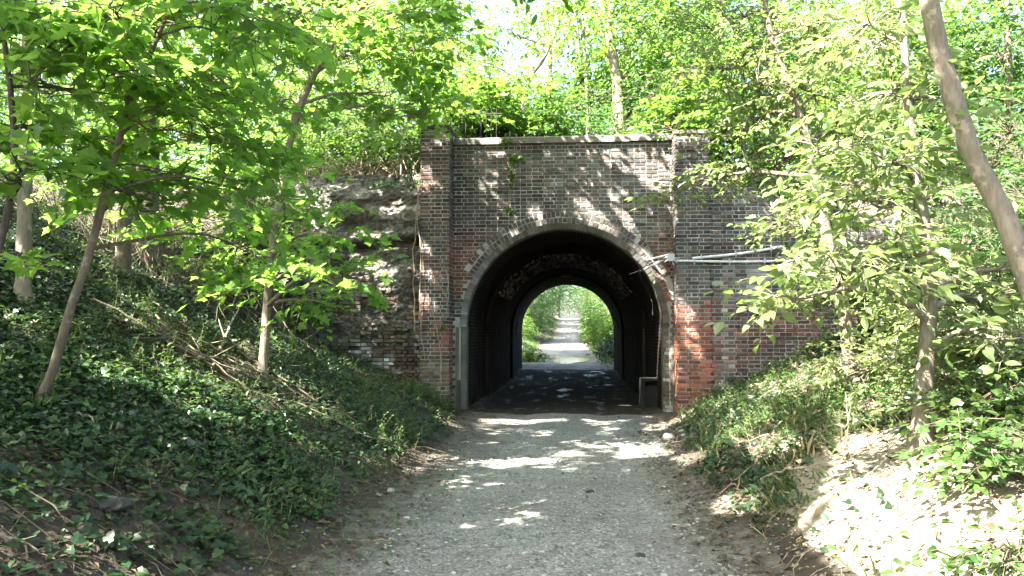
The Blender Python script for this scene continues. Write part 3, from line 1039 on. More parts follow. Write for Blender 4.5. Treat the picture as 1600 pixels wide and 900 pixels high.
# --- arch ring of two rows of bricks on end
def arc_bricks(g, r0, r1, a0, a1, yfront, depth, width, zone, seed, mat=0, slope=0.0, rough=0.006, gap=0.011):
    rng = np.random.default_rng(seed)
    n_ = int((a1 - a0) * (r0 + r1) / 2 / (width + gap))
    da = (a1 - a0) / n_
    for i in range(n_):
        p0 = a0 + i * da + gap / 2 / r0; p1 = a0 + (i + 1) * da - gap / 2 / r0
        yf = yfront + rng.normal() * rough + (0.03 if rng.random() < 0.05 else 0)
        j0, j1 = rng.normal(size=2) * 0.006
        v = []
        for r, off in ((r0 + 0.005 + j0, slope), (r1 - 0.005 + j1, 0)):
            for a in (p0, p1):
                for y in (yf + off, yfront + depth):
                    v.append([TX + r * math.cos(a), y, ZS + r * math.sin(a)])
        c = zone(np.array([[TX + r0 * math.cos(p0), 0, ZS + r0 * math.sin(p0)]]))
        c = np.clip(c * math.exp(rng.normal() * 0.25), 0.012, 0.6)
        f = [[0, 2, 6, 4], [0, 1, 3, 2], [4, 6, 7, 5], [0, 4, 5, 1], [2, 3, 7, 6]]
        g.add(v, f, mat, tint=np.tile(c, (8, 1)))


def zone_ring(p):
    x, z = p[:, 0], p[:, 2]
    c = np.tile(C_DARK * 1.1, (len(p), 1))
    c = mixz(c, C_RED * 0.9, sstep(3.0, 2.4, z))
    return mixz(c, C_WHITE * 0.5, (fbm(x * 3, z * 3, 231) - 0.68) * 5)


def zone_pale(p):
    x, z = p[:, 0], p[:, 2]
    c = np.tile(C_WHITE * 0.5, (len(p), 1))
    c = mixz(c, C_MOSS * 1.4, (fbm(x * 4, z * 4, 232) - 0.45) * 5)
    return mixz(c, C_BROWN, sstep(2.75, 2.2, z) * (x > 0) * 0.8)


g = Geo()
d2r = math.radians
arc_bricks(g, 2.115, 2.228, d2r(14), d2r(150), YF - 0.028, 0.12, 0.075, zone_ring, 311, gap=.015)
arc_bricks(g, 2.240, 2.355, d2r(26), d2r(146), YF - 0.022, 0.12, 0.075, zone_ring, 312, gap=.015)
# mortar bed behind the ring
na = 60
aa = np.linspace(d2r(14), d2r(150), na)
v = [[TX + r * math.cos(a), YF - 0.012, ZS + r * math.sin(a)] for a in aa for r in (2.11, 2.352)]
g.add(v, [[2 * i, 2 * i + 1, 2 * i + 3, 2 * i + 2] for i in range(na - 1)], 1)
g.build("arch_ring", [M["brick"], M["mortar"]], bridge, smooth=False, loc=BL)

# --- pale chamfered inner ring
g = Geo()
arc_bricks(g, 2.0, 2.11, d2r(0), d2r(180), YF - 0.035, 0.3, 0.075, zone_pale, 313, slope=0.12, gap=0.007)
aa = np.linspace(0, math.pi, 80)
v = []
for a in aa:
    for r, y in ((2.112, YF - 0.02), (2.02, YF + 0.14), (2.008, YF + 0.55)):
        v.append([TX + r * math.cos(a), y, ZS + r * math.sin(a)])
g.add(v, [[3 * i + k, 3 * i + k + 1, 3 * i + k + 4, 3 * i + k + 3] for i in range(79) for k in (0, 1)], 1)
g.build("chamfered_ring", [M["brick"], M["render"]], bridge, smooth=False, loc=BL)

# --- jambs: left pale render, right brick, both splayed
for sx, mat_ in ((-1, "render"), (1, "brick")):
    g = Geo()
    xo = TX + sx * 2.19; xi = TX + sx * 2.0
    zz = np.linspace(-0.25, ZS, 24); 
    rngj = np.random.default_rng(5)
    v = []
    for z in zz:
        jx = rngj.normal() * 0.006
        for (x, y) in ((xo, YF - 0.035), (xo - sx * 0.03, YF - 0.03), (xi + jx, YF + 0.17), (xi, YF + 0.5)):
            v.append([x, y, z])
    g.add(v, [[4 * i + k, 4 * i + k + 1, 4 * i + k + 5, 4 * i + k + 4] for i in range(23) for k in range(3)], 1)
    if sx > 0:
        d = nrm(np.array([xi - (xo - 0.03), 0.20, 0.0]))
        nn = nrm(np.array([-d[1], d[0], 0.0])); nn = nn if nn[1] < 0 else -nn
        brick_face(g, 0.0, float(np.hypot(xi - xo + 0.03, 0.2)), -0.2, ZS, (xo - 0.03, YF - 0.03, 0), d, (0, 0, 1), nn, lambda u, v: np.ones(len(u), bool),
                   lambda p: mixz(np.tile(C_BROWN, (len(p), 1)), C_WHITE * 0.8, (fbm(p[:, 0] * 9, p[:, 2] * 2.5, 241) - 0.42) * 5), 321, proud=0.012)
    o = g.build("jamb", [M["brick"], M["render"] if sx < 0 else M["render"]], bridge, smooth=False, loc=BL)
    o["label"] = "jamb with smooth pale render" if sx < 0 else "jamb of worn splayed brick"

# --- piers
def pier(x0, x1, yf, ztop, zone, seed, label):
    g = Geo()
    box(g, (x0 + 0.012, yf + 0.012, -0.3), (x1 - 0.012, YF + 0.45, ztop - 0.01), 1)
    al = lambda u, v: np.ones(len(u), bool)
    brick_face(g, x0, x1, -0.2, ztop, (0, yf, 0), (1, 0, 0), (0, 0, 1), (0, -1, 0), al, zone, seed)
    brick_face(g, 0.012, YF - yf, -0.2, ztop, (x1, yf, 0), (0, 1, 0), (0, 0, 1), (1, 0, 0), al, zone, seed + 1)
    brick_face(g, 0.012, YF - yf + 0.3, -0.2, ztop, (x0, yf, 0), (0, 1, 0), (0, 0, 1), (-1, 0, 0), al, zone, seed + 2)
    # weathered top course
    rng = np.random.default_rng(seed + 9)
    u = x0 - 0.012
    while u < x1:
        w_ = 0.105 + rng.normal() * 0.004
        c = zone(np.array([[u, 0, ztop]]))[0] * math.exp(rng.normal() * 0.2)
        z1 = ztop + 0.06 + rng.normal() * 0.006
        box(g, (u, yf - 0.018 + rng.normal() * .005, ztop - 0.01), (min(u + w_, x1 + 0.012), yf + 0.21, z1), 0, c)
        box(g, (u, yf + 0.222, ztop - 0.01), (min(u + w_, x1 + 0.012), YF + 0.46, z1 - 0.004), 0, c)
        u += w_ + 0.011
    o = g.build("pier", [M["brick"], M["mortar"]], bridge, smooth=False, loc=BL)
    o["label"] = label
    return o


YP = 15.82
pier(P(656, 400, YP)[0], P(702.5, 400, YP)[0], YP, P(680, 200, YP)[2], zone_left_pier, 331, "tall brick pier left of the arch")
XRP = P(1056, 400, YP)[0]
pier(XRP, P(1112, 400, YP)[0], YP, P(1070, 208, YP)[2], zone_right, 341, "brick pier right of the arch, red at its foot")

# --- coping
g = Geo()
rng = np.random.default_rng(3)
u = XL + 0.01
k = 0
while u < XR - 0.02:
    w_ = min(0.9 + rng.normal() * 0.03, XR - 0.01 - u)
    z0 = ZTOP + 0.002 + rng.normal() * 0.004
    v0 = np.array([[u, YF - 0.075, z0], [u + w_ - 0.008, YF - 0.075, z0], [u + w_ - 0.008, YF + 0.5, z0], [u, YF + 0.5, z0],
                   [u, YF - 0.07, z0 + 0.115], [u + w_ - 0.008, YF - 0.07, z0 + 0.115], [u + w_ - 0.008, YF + 0.5, z0 + 0.13], [u, YF + 0.5, z0 + 0.13],
                   [u + 0.01, YF - 0.045, z0 + 0.14], [u + w_ - 0.018, YF - 0.045, z0 + 0.14], [u + w_ - 0.018, YF + 0.46, z0 + 0.15], [u + 0.01, YF + 0.46, z0 + 0.15]])
    f = [[0, 1, 5, 4], [1, 2, 6, 5], [2, 3, 7, 6], [3, 0, 4, 7], [4, 5, 9, 8], [5, 6, 10, 9], [6, 7, 11, 10], [7, 4, 8, 11], [8, 9, 10, 11], [3, 2, 1, 0]]
    g.add(v0, f, 0)
    u += w_
o = g.build("coping", M["coping"], bridge, smooth=False, loc=BL)

# --- tunnel lining
def lining(g, r, y0, y1, mat, ny_=24, na_=48, rough=0.012, seed=1):
    prof = [(-r, z) for z in np.linspace(-0.35, ZS, 12)[:-1]] + [(-r * math.cos(a), ZS + r * math.sin(a)) for a in np.linspace(0, math.pi, na_)] + [(r, z) for z in np.linspace(ZS, -0.35, 12)[1:]]
    prof = np.array(prof)
    s = np.concatenate([[0], np.cumsum(np.linalg.norm(np.diff(prof, axis=0), axis=1))])
    yy = np.linspace(y0, y1, ny_)
    v = []; uv = []
    c = np.array([0, ZS])
    for y in yy:
        nv = (prof - c); nv[:, 1] = np.maximum(nv[:, 1], 0); nv = nrm(nv)
        off = (fbm(s * 2.5 + seed, np.full(len(s), y * 2.5), 401, 3) - 0.5) * rough * 2
        pp = prof + nv * off[:, None]
        v.append(np.stack([TX + pp[:, 0], np.full(len(pp), y), pp[:, 1]], -1))
        uv.append(np.stack([np.full(len(pp), y), s], -1))
    m_ = len(prof)
    ix = np.arange(ny_ * m_).reshape(ny_, m_)
    g.add(np.array(v), np.stack([ix[:-1, :-1], ix[:-1, 1:], ix[1:, 1:], ix[1:, :-1]], -1).reshape(-1, 4), mat, uv=np.array(uv))


def ring_step(g, ra, rb, y, mat):
    """vertical face between two linings of different radius."""
    prof = [(-1, -0.35, 0)] ; 
    aa = np.linspace(0, math.pi, 60)
    pts = []
    for r in (ra, rb):
        pts.append([[TX - r, y, -0.35]] + [[TX - r * math.cos(a), y, ZS + r * math.sin(a)] for a in aa] + [[TX + r, y, -0.35]])
    m_ = 62
    v = np.array(pts).reshape(-1, 3)
    uv = np.stack([np.tile(np.concatenate([[0], aa * 2, [6.3]]), 2), np.concatenate([np.zeros(m_), np.full(m_, abs(ra - rb))])], -1)
    g.add(v, [[i, i + 1, m_ + i + 1, m_ + i] for i in range(m_ - 1)], mat, uv=uv)


g = Geo()
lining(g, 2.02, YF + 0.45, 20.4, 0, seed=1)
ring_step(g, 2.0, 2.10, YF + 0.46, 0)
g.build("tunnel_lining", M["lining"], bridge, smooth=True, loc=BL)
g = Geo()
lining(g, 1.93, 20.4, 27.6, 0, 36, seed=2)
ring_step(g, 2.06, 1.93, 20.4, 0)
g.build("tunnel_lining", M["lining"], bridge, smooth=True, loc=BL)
# rough row of projecting brick ends where the inner lining starts
g = Geo()
def zone_lit_ends(p):  # pale tint stands in for the light the brick ends catch
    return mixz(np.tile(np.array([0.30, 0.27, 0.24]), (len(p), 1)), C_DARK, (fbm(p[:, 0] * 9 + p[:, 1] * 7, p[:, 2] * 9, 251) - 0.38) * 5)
rngb = np.random.default_rng(77)
for row, yb in enumerate(np.arange(20.5, 24.6, 0.118)):
    for a in np.arange(d2r(28) + (row % 2) * 0.025, d2r(152), 0.052):
        if rngb.random() < 0.5 - 0.25 * (row > 12):
            continue
        r1 = 1.955; r0 = 1.885 + rngb.random() * 0.03
        p0, p1 = a, a + 0.030
        v = [[TX + r * math.cos(q), y, ZS + r * math.sin(q)] for r in (r0, r1) for q in (p0, p1) for y in (yb, yb + 0.10)]
        c = zone_lit_ends(np.array([[TX + r0 * math.cos(a), yb, ZS + r0 * math.sin(a)]]))
        g.add(v, [[0, 2, 6, 4], [0, 1, 3, 2], [4, 6, 7, 5], [0, 4, 5, 1], [2, 3, 7, 6], [1, 5, 7, 3]], 0, tint=np.tile(c, (8, 1)))
g.build("projecting_bricks", M["brick"], bridge, smooth=False, loc=BL)
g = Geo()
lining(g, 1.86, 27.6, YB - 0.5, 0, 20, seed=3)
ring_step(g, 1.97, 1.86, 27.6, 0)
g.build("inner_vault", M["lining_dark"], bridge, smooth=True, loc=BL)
g = Geo()
lining(g, 1.99, YB - 0.5, YB + 0.02, 0, 4, seed=4)
ring_step(g, 1.86, 2.0, YB - 0.5, 0)
g.build("far_arch", M["far_brick"], bridge, smooth=True, loc=BL)
# keystone and the two little brackets of the far arch
g = Geo()
box(g, (TX - 0.19, 27.52, ZS + 1.84), (TX + 0.19, 27.9, ZS + 2.2)); box(g, (TX - 0.15, 27.50, ZS + 1.88), (TX + 0.15, 27.53, ZS + 2.16))
g.build("keystone", M["concrete"], bridge, smooth=False, loc=BL)
for sx in (-1, 1):
    g = Geo()
    x0 = TX + sx * 1.86
    v = [[x0 + sx * .02, 29.6, 1.62], [x0 - sx * 0.10, 29.6, 2.05], [x0 + sx * .02, 29.6, 1.95], [x0 + sx * .02, 29.9, 1.62], [x0 - sx * 0.10, 29.9, 2.05], [x0 + sx * .02, 29.9, 1.95]]
    g.add(v, [[0, 1, 4, 3], [1, 2, 5, 4], [0, 3, 5, 2]]); g.add([v[0], v[1], v[2]], [[0, 1, 2]]); g.add([v[3], v[4], v[5]], [[0, 2, 1]])
    g.build("bracket", M["concrete"], bridge, smooth=False, loc=BL)
# far face of the bridge with its parapet
g = Geo()
aa = np.linspace(0, math.pi, 48)
outl = [(TX - 2.0, -0.3)] + [(TX - 2.0 * math.cos(a), ZS + 2.0 * math.sin(a)) for a in aa] + [(TX + 2.0, -0.3)]
for (xa, za), (xb, zb) in zip(outl[1:-2], outl[2:-1]):
    v = [[xa, YB + 0.02, za], [xb, YB + 0.02, zb], [xb, YB + 0.02, 5.6], [xa, YB + 0.02, 5.6]]
    g.add(v, [[0, 1, 2, 3]], 0, uv=[[q[0], q[2]] for q in v])
for xa, xb in ((-6.0, TX - 2.0), (TX + 2.0, 6.0)):
    v = [[xa, YB + 0.02, -0.3], [xb, YB + 0.02, -0.3], [xb, YB + 0.02, 5.6], [xa, YB + 0.02, 5.6]]
    g.add(v, [[0, 1, 2, 3]], 0, uv=[[q[0], q[2]] for q in v])
v = [[-6, YB - 0.4, 4.4], [6, YB - 0.4, 4.4], [6, YB - 0.4, 5.6], [-6, YB - 0.4, 5.6]]
g.add(v, [[0, 1, 2, 3]], 0, uv=[[q[0], q[2]] for q in v])
v = [[-6, YB - 0.4, 5.6], [6, YB - 0.4, 5.6], [6, YB + 0.02, 5.6], [-6, YB + 0.02, 5.6]]
g.add(v, [[0, 1, 2, 3]], 0, uv=[[q[0], q[1]] for q in v])
g.build("far_facade", M["far_brick"], bridge, smooth=False, loc=BL)

# ================================================================== WALLS BESIDE THE BRIDGE
# right wing wall
wing = thing("wing_wall", "dark brick wing wall right of the bridge with a pale limy patch, red lower down", "wall", (P(1112, 400, 15.84)[0], 15.84, 0))
WL = np.array(wing.location)
XW0, XW1 = P(1112, 400, YP)[0] - 0.002, 7.6


def wtop(x):
    return 4.62 - 0.26 * (x - 3.0) + 0.10 * (fbm(np.asarray(x) * 3.0, np.asarray(x) * 0, 91, 2) - .5)


g = Geo()
xx = np.linspace(XW0 - 0.05, XW1, 40)
zt = wtop(xx) - 0.03
v = []
for x, z in zip(xx, zt):
    v += [[x, 15.847, -0.3], [x, 15.847, z], [x, 16.40, z - 0.02], [x, 16.40, -0.3]]
g.add(v, [[4 * i + k, 4 * i + 4 + k, 4 * i + 5 + k, 4 * i + 1 + k] for i in range(39) for k in range(3)], 1)
brick_face(g, XW0, XW1, -0.2, 5.0, (0, 15.835, 0), (1, 0, 0), (0, 0, 1), (0, -1, 0), lambda u, v: v < wtop(u), zone_right, 351, miss=0.006, rough=0.005)
g.build("brickwork", [M["brick"], M["mortar"]], wing, smooth=False, loc=WL)

# left wall: eroded chalky masonry with a ledge and remains of brick
lw = thing("stone_wall", "eroded pale masonry wall left of the bridge with a dark overhang across it", "wall", (-4.2, 16.1, 0))
LL = np.array(lw.location)
g = Geo()
x0, x1 = -6.4, P(656, 400, YP)[0] + 0.02
NU = 170
us = np.linspace(x0, x1, NU); vs = np.linspace(-0.3, 4.95, 260)
A, B = np.meshgrid(us, vs)
led = 3.42 + 0.16 * (fbm(A * 1.2, A * 0, 95) - 0.5) + 0.035 * (A + 4)
rough = 0.30 * (fbm(A * 1.5, B * 2.1, 96, 5) - 0.5) + 0.10 * (fbm(A * 7, B * 9, 97, 3) - 0.5)
yv = 16.02 + rough * sstep(1.2, 2.4, B) + 0.04 * (fbm(A * 5, B * 8, 98, 3) - .5)
yv += 0.30 * np.exp(-((B - led + 0.02) / 0.075) ** 2)                     # undercut
yv -= 0.10 * np.exp(-((B - led - 0.16) / 0.11) ** 2)                      # overhanging lip
yv += 0.10 * sstep(0, 0.5, B - led) + 0.55 * sstep(4.25, 4.95, B) ** 1.3
yv += 0.14 * sstep(2.0, 1.4, np.abs(B - 2.9)) * 0 + 0.05 * sstep(2.5, 2.1, B)
yv -= 0.05 * np.floor(5 * fbm(A * 2.6 + .3 * B, B * 3.0, 99, 4)) / 2 * sstep(1.5, 2.2, B)
yv += 0.05 * np.abs(fbm(A * 9, B * 11, 94, 3) - .5) * 2
zt = B + 0.10 * (fbm(A * 2, B * 0, 100) - .5) * sstep(4.0, 4.9, B)
ix = np.arange(A.size).reshape(A.shape)
fw = np.stack([ix[:-1, :-1], ix[:-1, 1:], ix[1:, 1:], ix[1:, :-1]], -1).reshape(-1, 4)
g.add(np.stack([A, yv, zt], -1), fw, 0)
top = np.stack([us, yv[-1], zt[-1]], -1); bk = top.copy(); bk[:, 1] = 17.0; bk[:, 2] -= 0.1
g.add(np.concatenate([top, bk]), [[i, i + 1, NU + i + 1, NU + i] for i in range(NU - 1)], 0)
g.build("masonry", M["chalk"], lw, smooth=False, loc=LL)
g = Geo()


def keep_old(u, v):
    n_ = fbm(u * 2.0, v * 2.4, 262, 3)
    return ((v < 3.2) & (n_ > 0.34 + 0.09 * (v > 1.6) + .06 * (v > 2.4))) | ((u > x1 - 0.55) & (v < 2.5) & (n_ > 0.5))


def zone_old(p):
    c = np.tile(C_BROWN * 0.9, (len(p), 1))
    c = mixz(c, C_WHITE * 0.7, (fbm(p[:, 0] * 3, p[:, 2] * 3, 263) - 0.42) * 5)
    return mixz(c, C_MOSS * 0.9, (fbm(p[:, 0] * 2, p[:, 2] * 2, 264) - 0.5) * 5)


brick_face(g, x0 + 1.0, x1, -0.1, 3.25, (0, 15.98, 0), (1, 0, 0), (0, 0, 1), (0, -1, 0), keep_old, zone_old, 361, miss=0.06, rough=0.010)
g.build("old_brickwork", M["brick"], lw, smooth=False, loc=LL)

# ================================================================== FITTINGS
def pipe_thing(name, label, cat, pts, r, mat, m_=24, sides=8, group=None):
    c = catmull(pts, m_) if len(pts) > 2 else np.linspace(pts[0], pts[1], m_)
    g = Geo(); tubes(g, c, np.full(m_, r), sides, cap=True)
    o = g.build(name, M[mat], loc=c[0])
    return tag(o, label, cat, group)


yc = 15.79
pipe_thing("conduit_pipe", "white conduit rising slightly along the wing wall, the upper of the two", "pipe", [P(1082, 403.5, yc), P(1150, 397, yc), P(1222, 386, yc)], 0.026, "pipe")
pipe_thing("conduit_pipe", "white conduit running level along the wing wall, the lower of the two", "pipe", [P(1058, 407.5, yc), P(1150, 409, yc), P(1238, 407.5, yc)], 0.024, "pipe")
pipe_thing("conduit_pipe", "white conduit slanting from the bracket to the arch edge, the steeper one", "pipe", [P(1046, 400, 15.76), P(1030, 409, 15.95), P(1006, 421, 16.2)], 0.024, "pipe")
pipe_thing("conduit_pipe", "short white conduit reaching from the bracket over the arch ring", "pipe", [P(1045, 397.5, 15.74), P(1030, 401.5, 15.95), P(1012, 405.5, 16.2)], 0.02, "pipe")
for o_, xs_ in ((bpy.data.objects["conduit_pipe"], (1096, 1150, 1205)), (bpy.data.objects["conduit_pipe.001"], (1085, 1140, 1195, 1230))):
    up_ = o_.name == "conduit_pipe"
    for px in xs_:
        py = float(np.interp(px, [1082, 1150, 1222], [403.5, 397, 386])) if up_ else float(np.interp(px, [1058, 1150, 1238], [407.5, 409, 407.5]))
        c = P(px, py, yc); L0 = np.array(o_.location)
        g = Geo(); box(g, c + (-.014, -.034, -.034), c + (.014, .02, .034)); box(g, c + (-.012, .0, -.065), c + (.012, .04, .065))
        g.build("clip", M["steel"], o_, smooth=False, loc=L0)
pipe_thing("cable", "black cable leaving the upper conduit and climbing right behind the leaves", "cable", [P(1220, 386.5, yc), P(1255, 377, yc), P(1300, 358, 15.7)], 0.012, "cable")
pipe_thing("cable", "thin dark cable hanging inside the arch down its right wall", "cable",
           [P(1006, 421, 16.2), P(1000, 426, 16.6), P(1004, 440, 17.6), P(1018, 468, 17.0), P(1020, 492, 17.0)], 0.012, "cable")
pipe_thing("cable", "loose cable sagging under the conduits at the arch edge", "cable", [P(1040, 403, 15.78), P(1018, 412, 16.1), P(996, 424, 16.25), P(985, 428, 16.7)], 0.01, "cable")
br = thing("pipe_bracket", "tangled steel bracket on the pier corner where the white conduits meet", "bracket", P(1048, 402, 15.74))
BK = np.array(br.location)
g = Geo(); box(g, BK + (-0.06, -0.02, -0.07), BK + (0.07, 0.06, 0.07)); g.build("junction_box", M["steel"], br, smooth=False, loc=BK)
g = Geo()
rng = np.random.default_rng(4)
for q in range(6):
    a = rng.random() * 6.28
    e = BK + np.array([math.cos(a) * 0.17, -0.03 - rng.random() * 0.05, math.sin(a) * 0.17])
    tubes(g, np.linspace(BK, e, 4), np.full(4, 0.007), 5)
g.build("wire_tie", M["steel"], br, loc=BK)

sg = thing("marker_plate", "tiny white plate with a red centre fixed to the wing wall", "sign", P(1241.5, 493, 15.85))
SL = np.array(sg.location)
g = Geo(); box(g, SL + (-0.065, 0, -0.065), SL + (0.065, 0.035, 0.065)); g.build("plate", M["sign_white"], sg, smooth=False, loc=SL)
g = Geo(); box(g, SL + (-0.022, -0.006, -0.025), SL + (0.022, 0.002, 0.02)); g.build("red_square", M["sign_red"], sg, smooth=False, loc=SL)

# concrete block with an upright, against the right wall just inside the arch
cb = thing("concrete_block", "dark concrete box standing inside the arch against the right wall", "block", (1.62, 18.0, 0))
CL = np.array(cb.location)
g = Geo(); box(g, (1.50, 17.7, -0.1), (1.58, 18.3, 0.58)); box(g, (1.59, 17.8, -0.1), (1.86, 18.3, 0.48)); g.build("body", M["shaded_block"], cb, smooth=False, loc=CL)
g = Geo(); box(g, (1.50, 17.68, 0.583), (1.86, 18.35, 0.64)); g.build("slab_top", M["shaded_block"], cb, smooth=False, loc=CL)

# dark post in front of the left jamb
b = P(717, 628, 16.05)
g = Geo(); box(g, (b[0] - 0.035, 16.0, float(H(b[0], 16.0)) - 0.1), (b[0] + 0.035, 16.09, P(717, 594, 16.05)[2]))
tag(g.build("post", M["plank"], smooth=False, loc=(b[0], 16.05, 0)), "short dark wooden post standing against the pale left jamb", "post")

# railing behind the left end of the parapet
rl = thing("iron_railing", "black iron railing half hidden in leaves above the left end of the parapet", "railing", (P(720, 200, 17.6)[0], 17.6, 4.9))
RL = np.array(rl.location)
xa, xb = P(704, 200, 17.6)[0], P(782, 200, 17.6)[0]
ztop = P(720, 178, 17.6)[2]
for z in (ztop - 0.03, 5.25):
    g = Geo(); box(g, (xa - 0.02, 17.575, z), (xb + 0.02, 17.615, z + 0.03)); g.build("rail", M["iron"], rl, smooth=False, loc=RL)
for i, x in enumerate(np.arange(xa, xb, 0.115)):
    g = Geo(); tubes(g, np.array([[x, 17.57, 4.85], [x, 17.57, ztop + 0.10]]), np.array([0.011, 0.009]), 6, cap=True); g.build("bar", M["iron"], rl, smooth=False, loc=RL)


# ================================================================== TREES IN VIEW ON THE LEFT BANK
def C(px, py, Y, r, n_):
    """a clump of foliage: where its middle is seen, its radii, how many sprays."""
    return (P(px, py, Y), r, n_)


# E: slender pale sapling in front of the stone wall, forked
b = G(409, 592)
YE = b[1]
grow("sapling", "slender pale forked sapling before the stone wall, leaning right at its top", "tree",
     [b, P(413, 540, YE), P(424, 400, YE), P(440, 290, YE), P(455, 215, YE), P(472, 160, YE - .1), P(500, 100, YE - .2), P(538, 45, YE - .4), P(580, -10, YE - .6), P(640, -120, YE - 1.2)],
     [0.062, 0.055, 0.05, 0.047, 0.045, 0.042, 0.038, 0.033, 0.028, 0.012],
     [C(480, 330, YE - .5, (.45, .5, .12), 22), C(450, 330, YE + .5, (.5, .4, .12), 24), C(480, 470, YE + .2, (.45, .4, .15), 24), C(400, 440, YE + .5, (.45, .4, .15), 22), C(535, 370, YE - .6, (.4, .4, .10), 18), C(500, 425, YE - .8, (.55, .5, .12), 26), C(560, 450, YE - .9, (.22, .25, .06), 7), C(455, 385, YE + .4, (.4, .4, .12), 16),
      C(560, 90, YE - .3, (.6, .7, .22), 34), C(640, 75, YE - .2, (.6, .7, .2), 34), C(690, 130, YE + .1, (.35, .5, .2), 18), C(600, 150, YE, (.55, .6, .2), 28), C(520, 40, YE - .6, (.6, .6, .25), 30),
      C(430, 90, YE + .5, (.7, .6, .3), 34), C(660, 180, YE + .3, (.4, .5, .2), 14), C(390, 250, YE + .4, (.5, .5, .25), 24), C(620, 20, YE - .8, (.7, .7, .25), 32), C(470, 20, YE + .6, (.8, .7, .3), 40), C(540, 170, YE + .6, (.6, .6, .2), 26), C(440, 160, YE + .3, (.5, .6, .25), 24), C(380, 30, YE - .5, (.7, .7, .3), 34), C(700, 60, YE, (.35, .4, .2), 12)],
     leaf="maple", size=0.112, lmat="maple", bark="bark_pale", k=8, slen=0.5, seed=11, tilt=0.45, thin=.6,
     forks=[([P(455, 215, YE), P(463, 165, YE + .1), P(485, 130, YE + .1)], [0.03, 0.028, 0.022]),
            ([P(488, 116, YE - .15), P(528, 92, YE - .1), P(570, 78, YE), P(640, 78, YE + .1), P(690, 95, YE + .2)], [0.028, 0.022, 0.016, 0.010, 0.005])])

# C: thin leaning sapling, nearest on the bank
b = G(60, 628)
YC_ = b[1]
grow("sapling", "thin brown sapling with a bent foot leaning right, on the ivy bank nearest the viewer", "tree",
     [b, P(82, 580, YC_), P(108, 490, YC_), P(138, 400, YC_ + .1), P(165, 300, YC_ + .1), P(190, 205, YC_ + .1), P(208, 140, YC_), P(232, 90, YC_ - .1), P(262, 20, YC_ - .2), P(300, -80, YC_ - .4)],
     [0.038, 0.035, 0.033, 0.031, 0.029, 0.026, 0.023, 0.02, 0.015, 0.007],
     [C(120, 215, YC_ + .4, (.5, .4, .12), 26), C(230, 190, YC_ + .2, (.55, .5, .15), 30), C(300, 130, YC_ + .1, (.5, .5, .15), 30), C(330, 220, YC_ + .5, (.5, .5, .15), 28), C(360, 60, YC_ + .3, (.5, .5, .2), 26),
      C(150, 60, YC_ - .1, (.4, .4, .18), 28), C(250, 40, YC_ - .3, (.5, .5, .18), 28), C(60, 130, YC_ - .6, (.4, .5, .15), 20), C(390, 160, YC_ + .8, (.45, .5, .18), 24), C(250, 265, YC_ + .5, (.5, .5, .1), 20),
      C(420, 240, YC_ + 1.0, (.45, .5, .12), 20), C(100, 140, YC_ + .4, (.5, .5, .16), 26), C(190, 130, YC_ + .6, (.5, .5, .16), 26), C(330, 10, YC_, (.5, .5, .2), 26), C(420, 40, YC_ + .5, (.5, .5, .2), 26), C(40, 30, YC_ + .4, (.5, .5, .2), 26), C(300, 345, YC_ + 1.6, (.6, .5, .12), 26), C(400, 400, YC_ + 2.2, (.5, .5, .15), 22), C(220, 330, YC_ + 1.2, (.4, .4, .08), 16), C(150, 290, YC_ + .9, (.5, .5, .06), 14), C(340, 295, YC_ + .8, (.5, .5, .12), 20), C(410, 320, YC_ + 1.2, (.4, .5, .12), 14)],
     leaf="maple", size=0.102, lmat="maple", bark="bark_brown", k=8, slen=0.42, seed=12, tilt=0.42, thin=.55,
     forks=[([P(165, 300, YC_ + .1), P(270, 275, YC_ + .4), P(350, 290, YC_ + .8)], [0.018, 0.012, 0.006]),
            ([P(208, 140, YC_), P(300, 180, YC_ + .3), P(380, 235, YC_ + .7)], [0.016, 0.010, 0.004])])

# B: dark thin stem at the frame's left edge with long side branches
YB_ = 5.2
bb = P(-60, 520, YB_); bb[2] = float(H(bb[0], bb[1]))
grow("sapling", "dark thin curved stem at the left edge with long side branches", "tree",
     [bb, P(-12, 420, YB_), P(10, 340, YB_), P(21, 260, YB_), P(20, 180, YB_), P(10, 90, YB_), P(0, 10, YB_), P(-10, -100, YB_)],
     [0.03, 0.027, 0.025, 0.023, 0.021, 0.018, 0.015, 0.008],
     [C(80, 70, YB_ - .2, (.4, .4, .15), 26), C(180, 20, YB_ - .3, (.45, .4, .15), 24), C(170, 110, YB_ + .2, (.3, .4, .10), 18), C(40, 190, YB_ + .3, (.35, .4, .1), 20), C(110, 270, YB_ + .5, (.45, .4, .06), 20),
      C(20, 270, YB_ - .4, (.25, .3, .06), 9), C(60, 10, YB_ - .2, (.4, .4, .15), 20), C(190, 300, YB_ + .6, (.3, .3, .05), 9), C(25, 395, YB_ - .7, (.15, .2, .04), 4)],
     leaf="maple", size=0.105, lmat="maple", bark="bark_dark", k=8, slen=0.36, seed=13, tilt=0.4, thin=.62,
     forks=[([P(20, 118, YB_), P(70, 105, YB_), P(110, 72, YB_ + .1), P(150, 62, YB_ + .1), P(235, 20, YB_ + .1)], [0.012, 0.011, 0.009, 0.007, 0.003]),
            ([P(21, 135, YB_), P(90, 137, YB_ + .2), P(180, 148, YB_ + .4)], [0.013, 0.010, 0.004]),
            ([P(20, 250, YB_), P(80, 265, YB_ + .2), P(170, 290, YB_ + .5), P(240, 300, YB_ + .7)], [0.011, 0.009, 0.006, 0.003])])

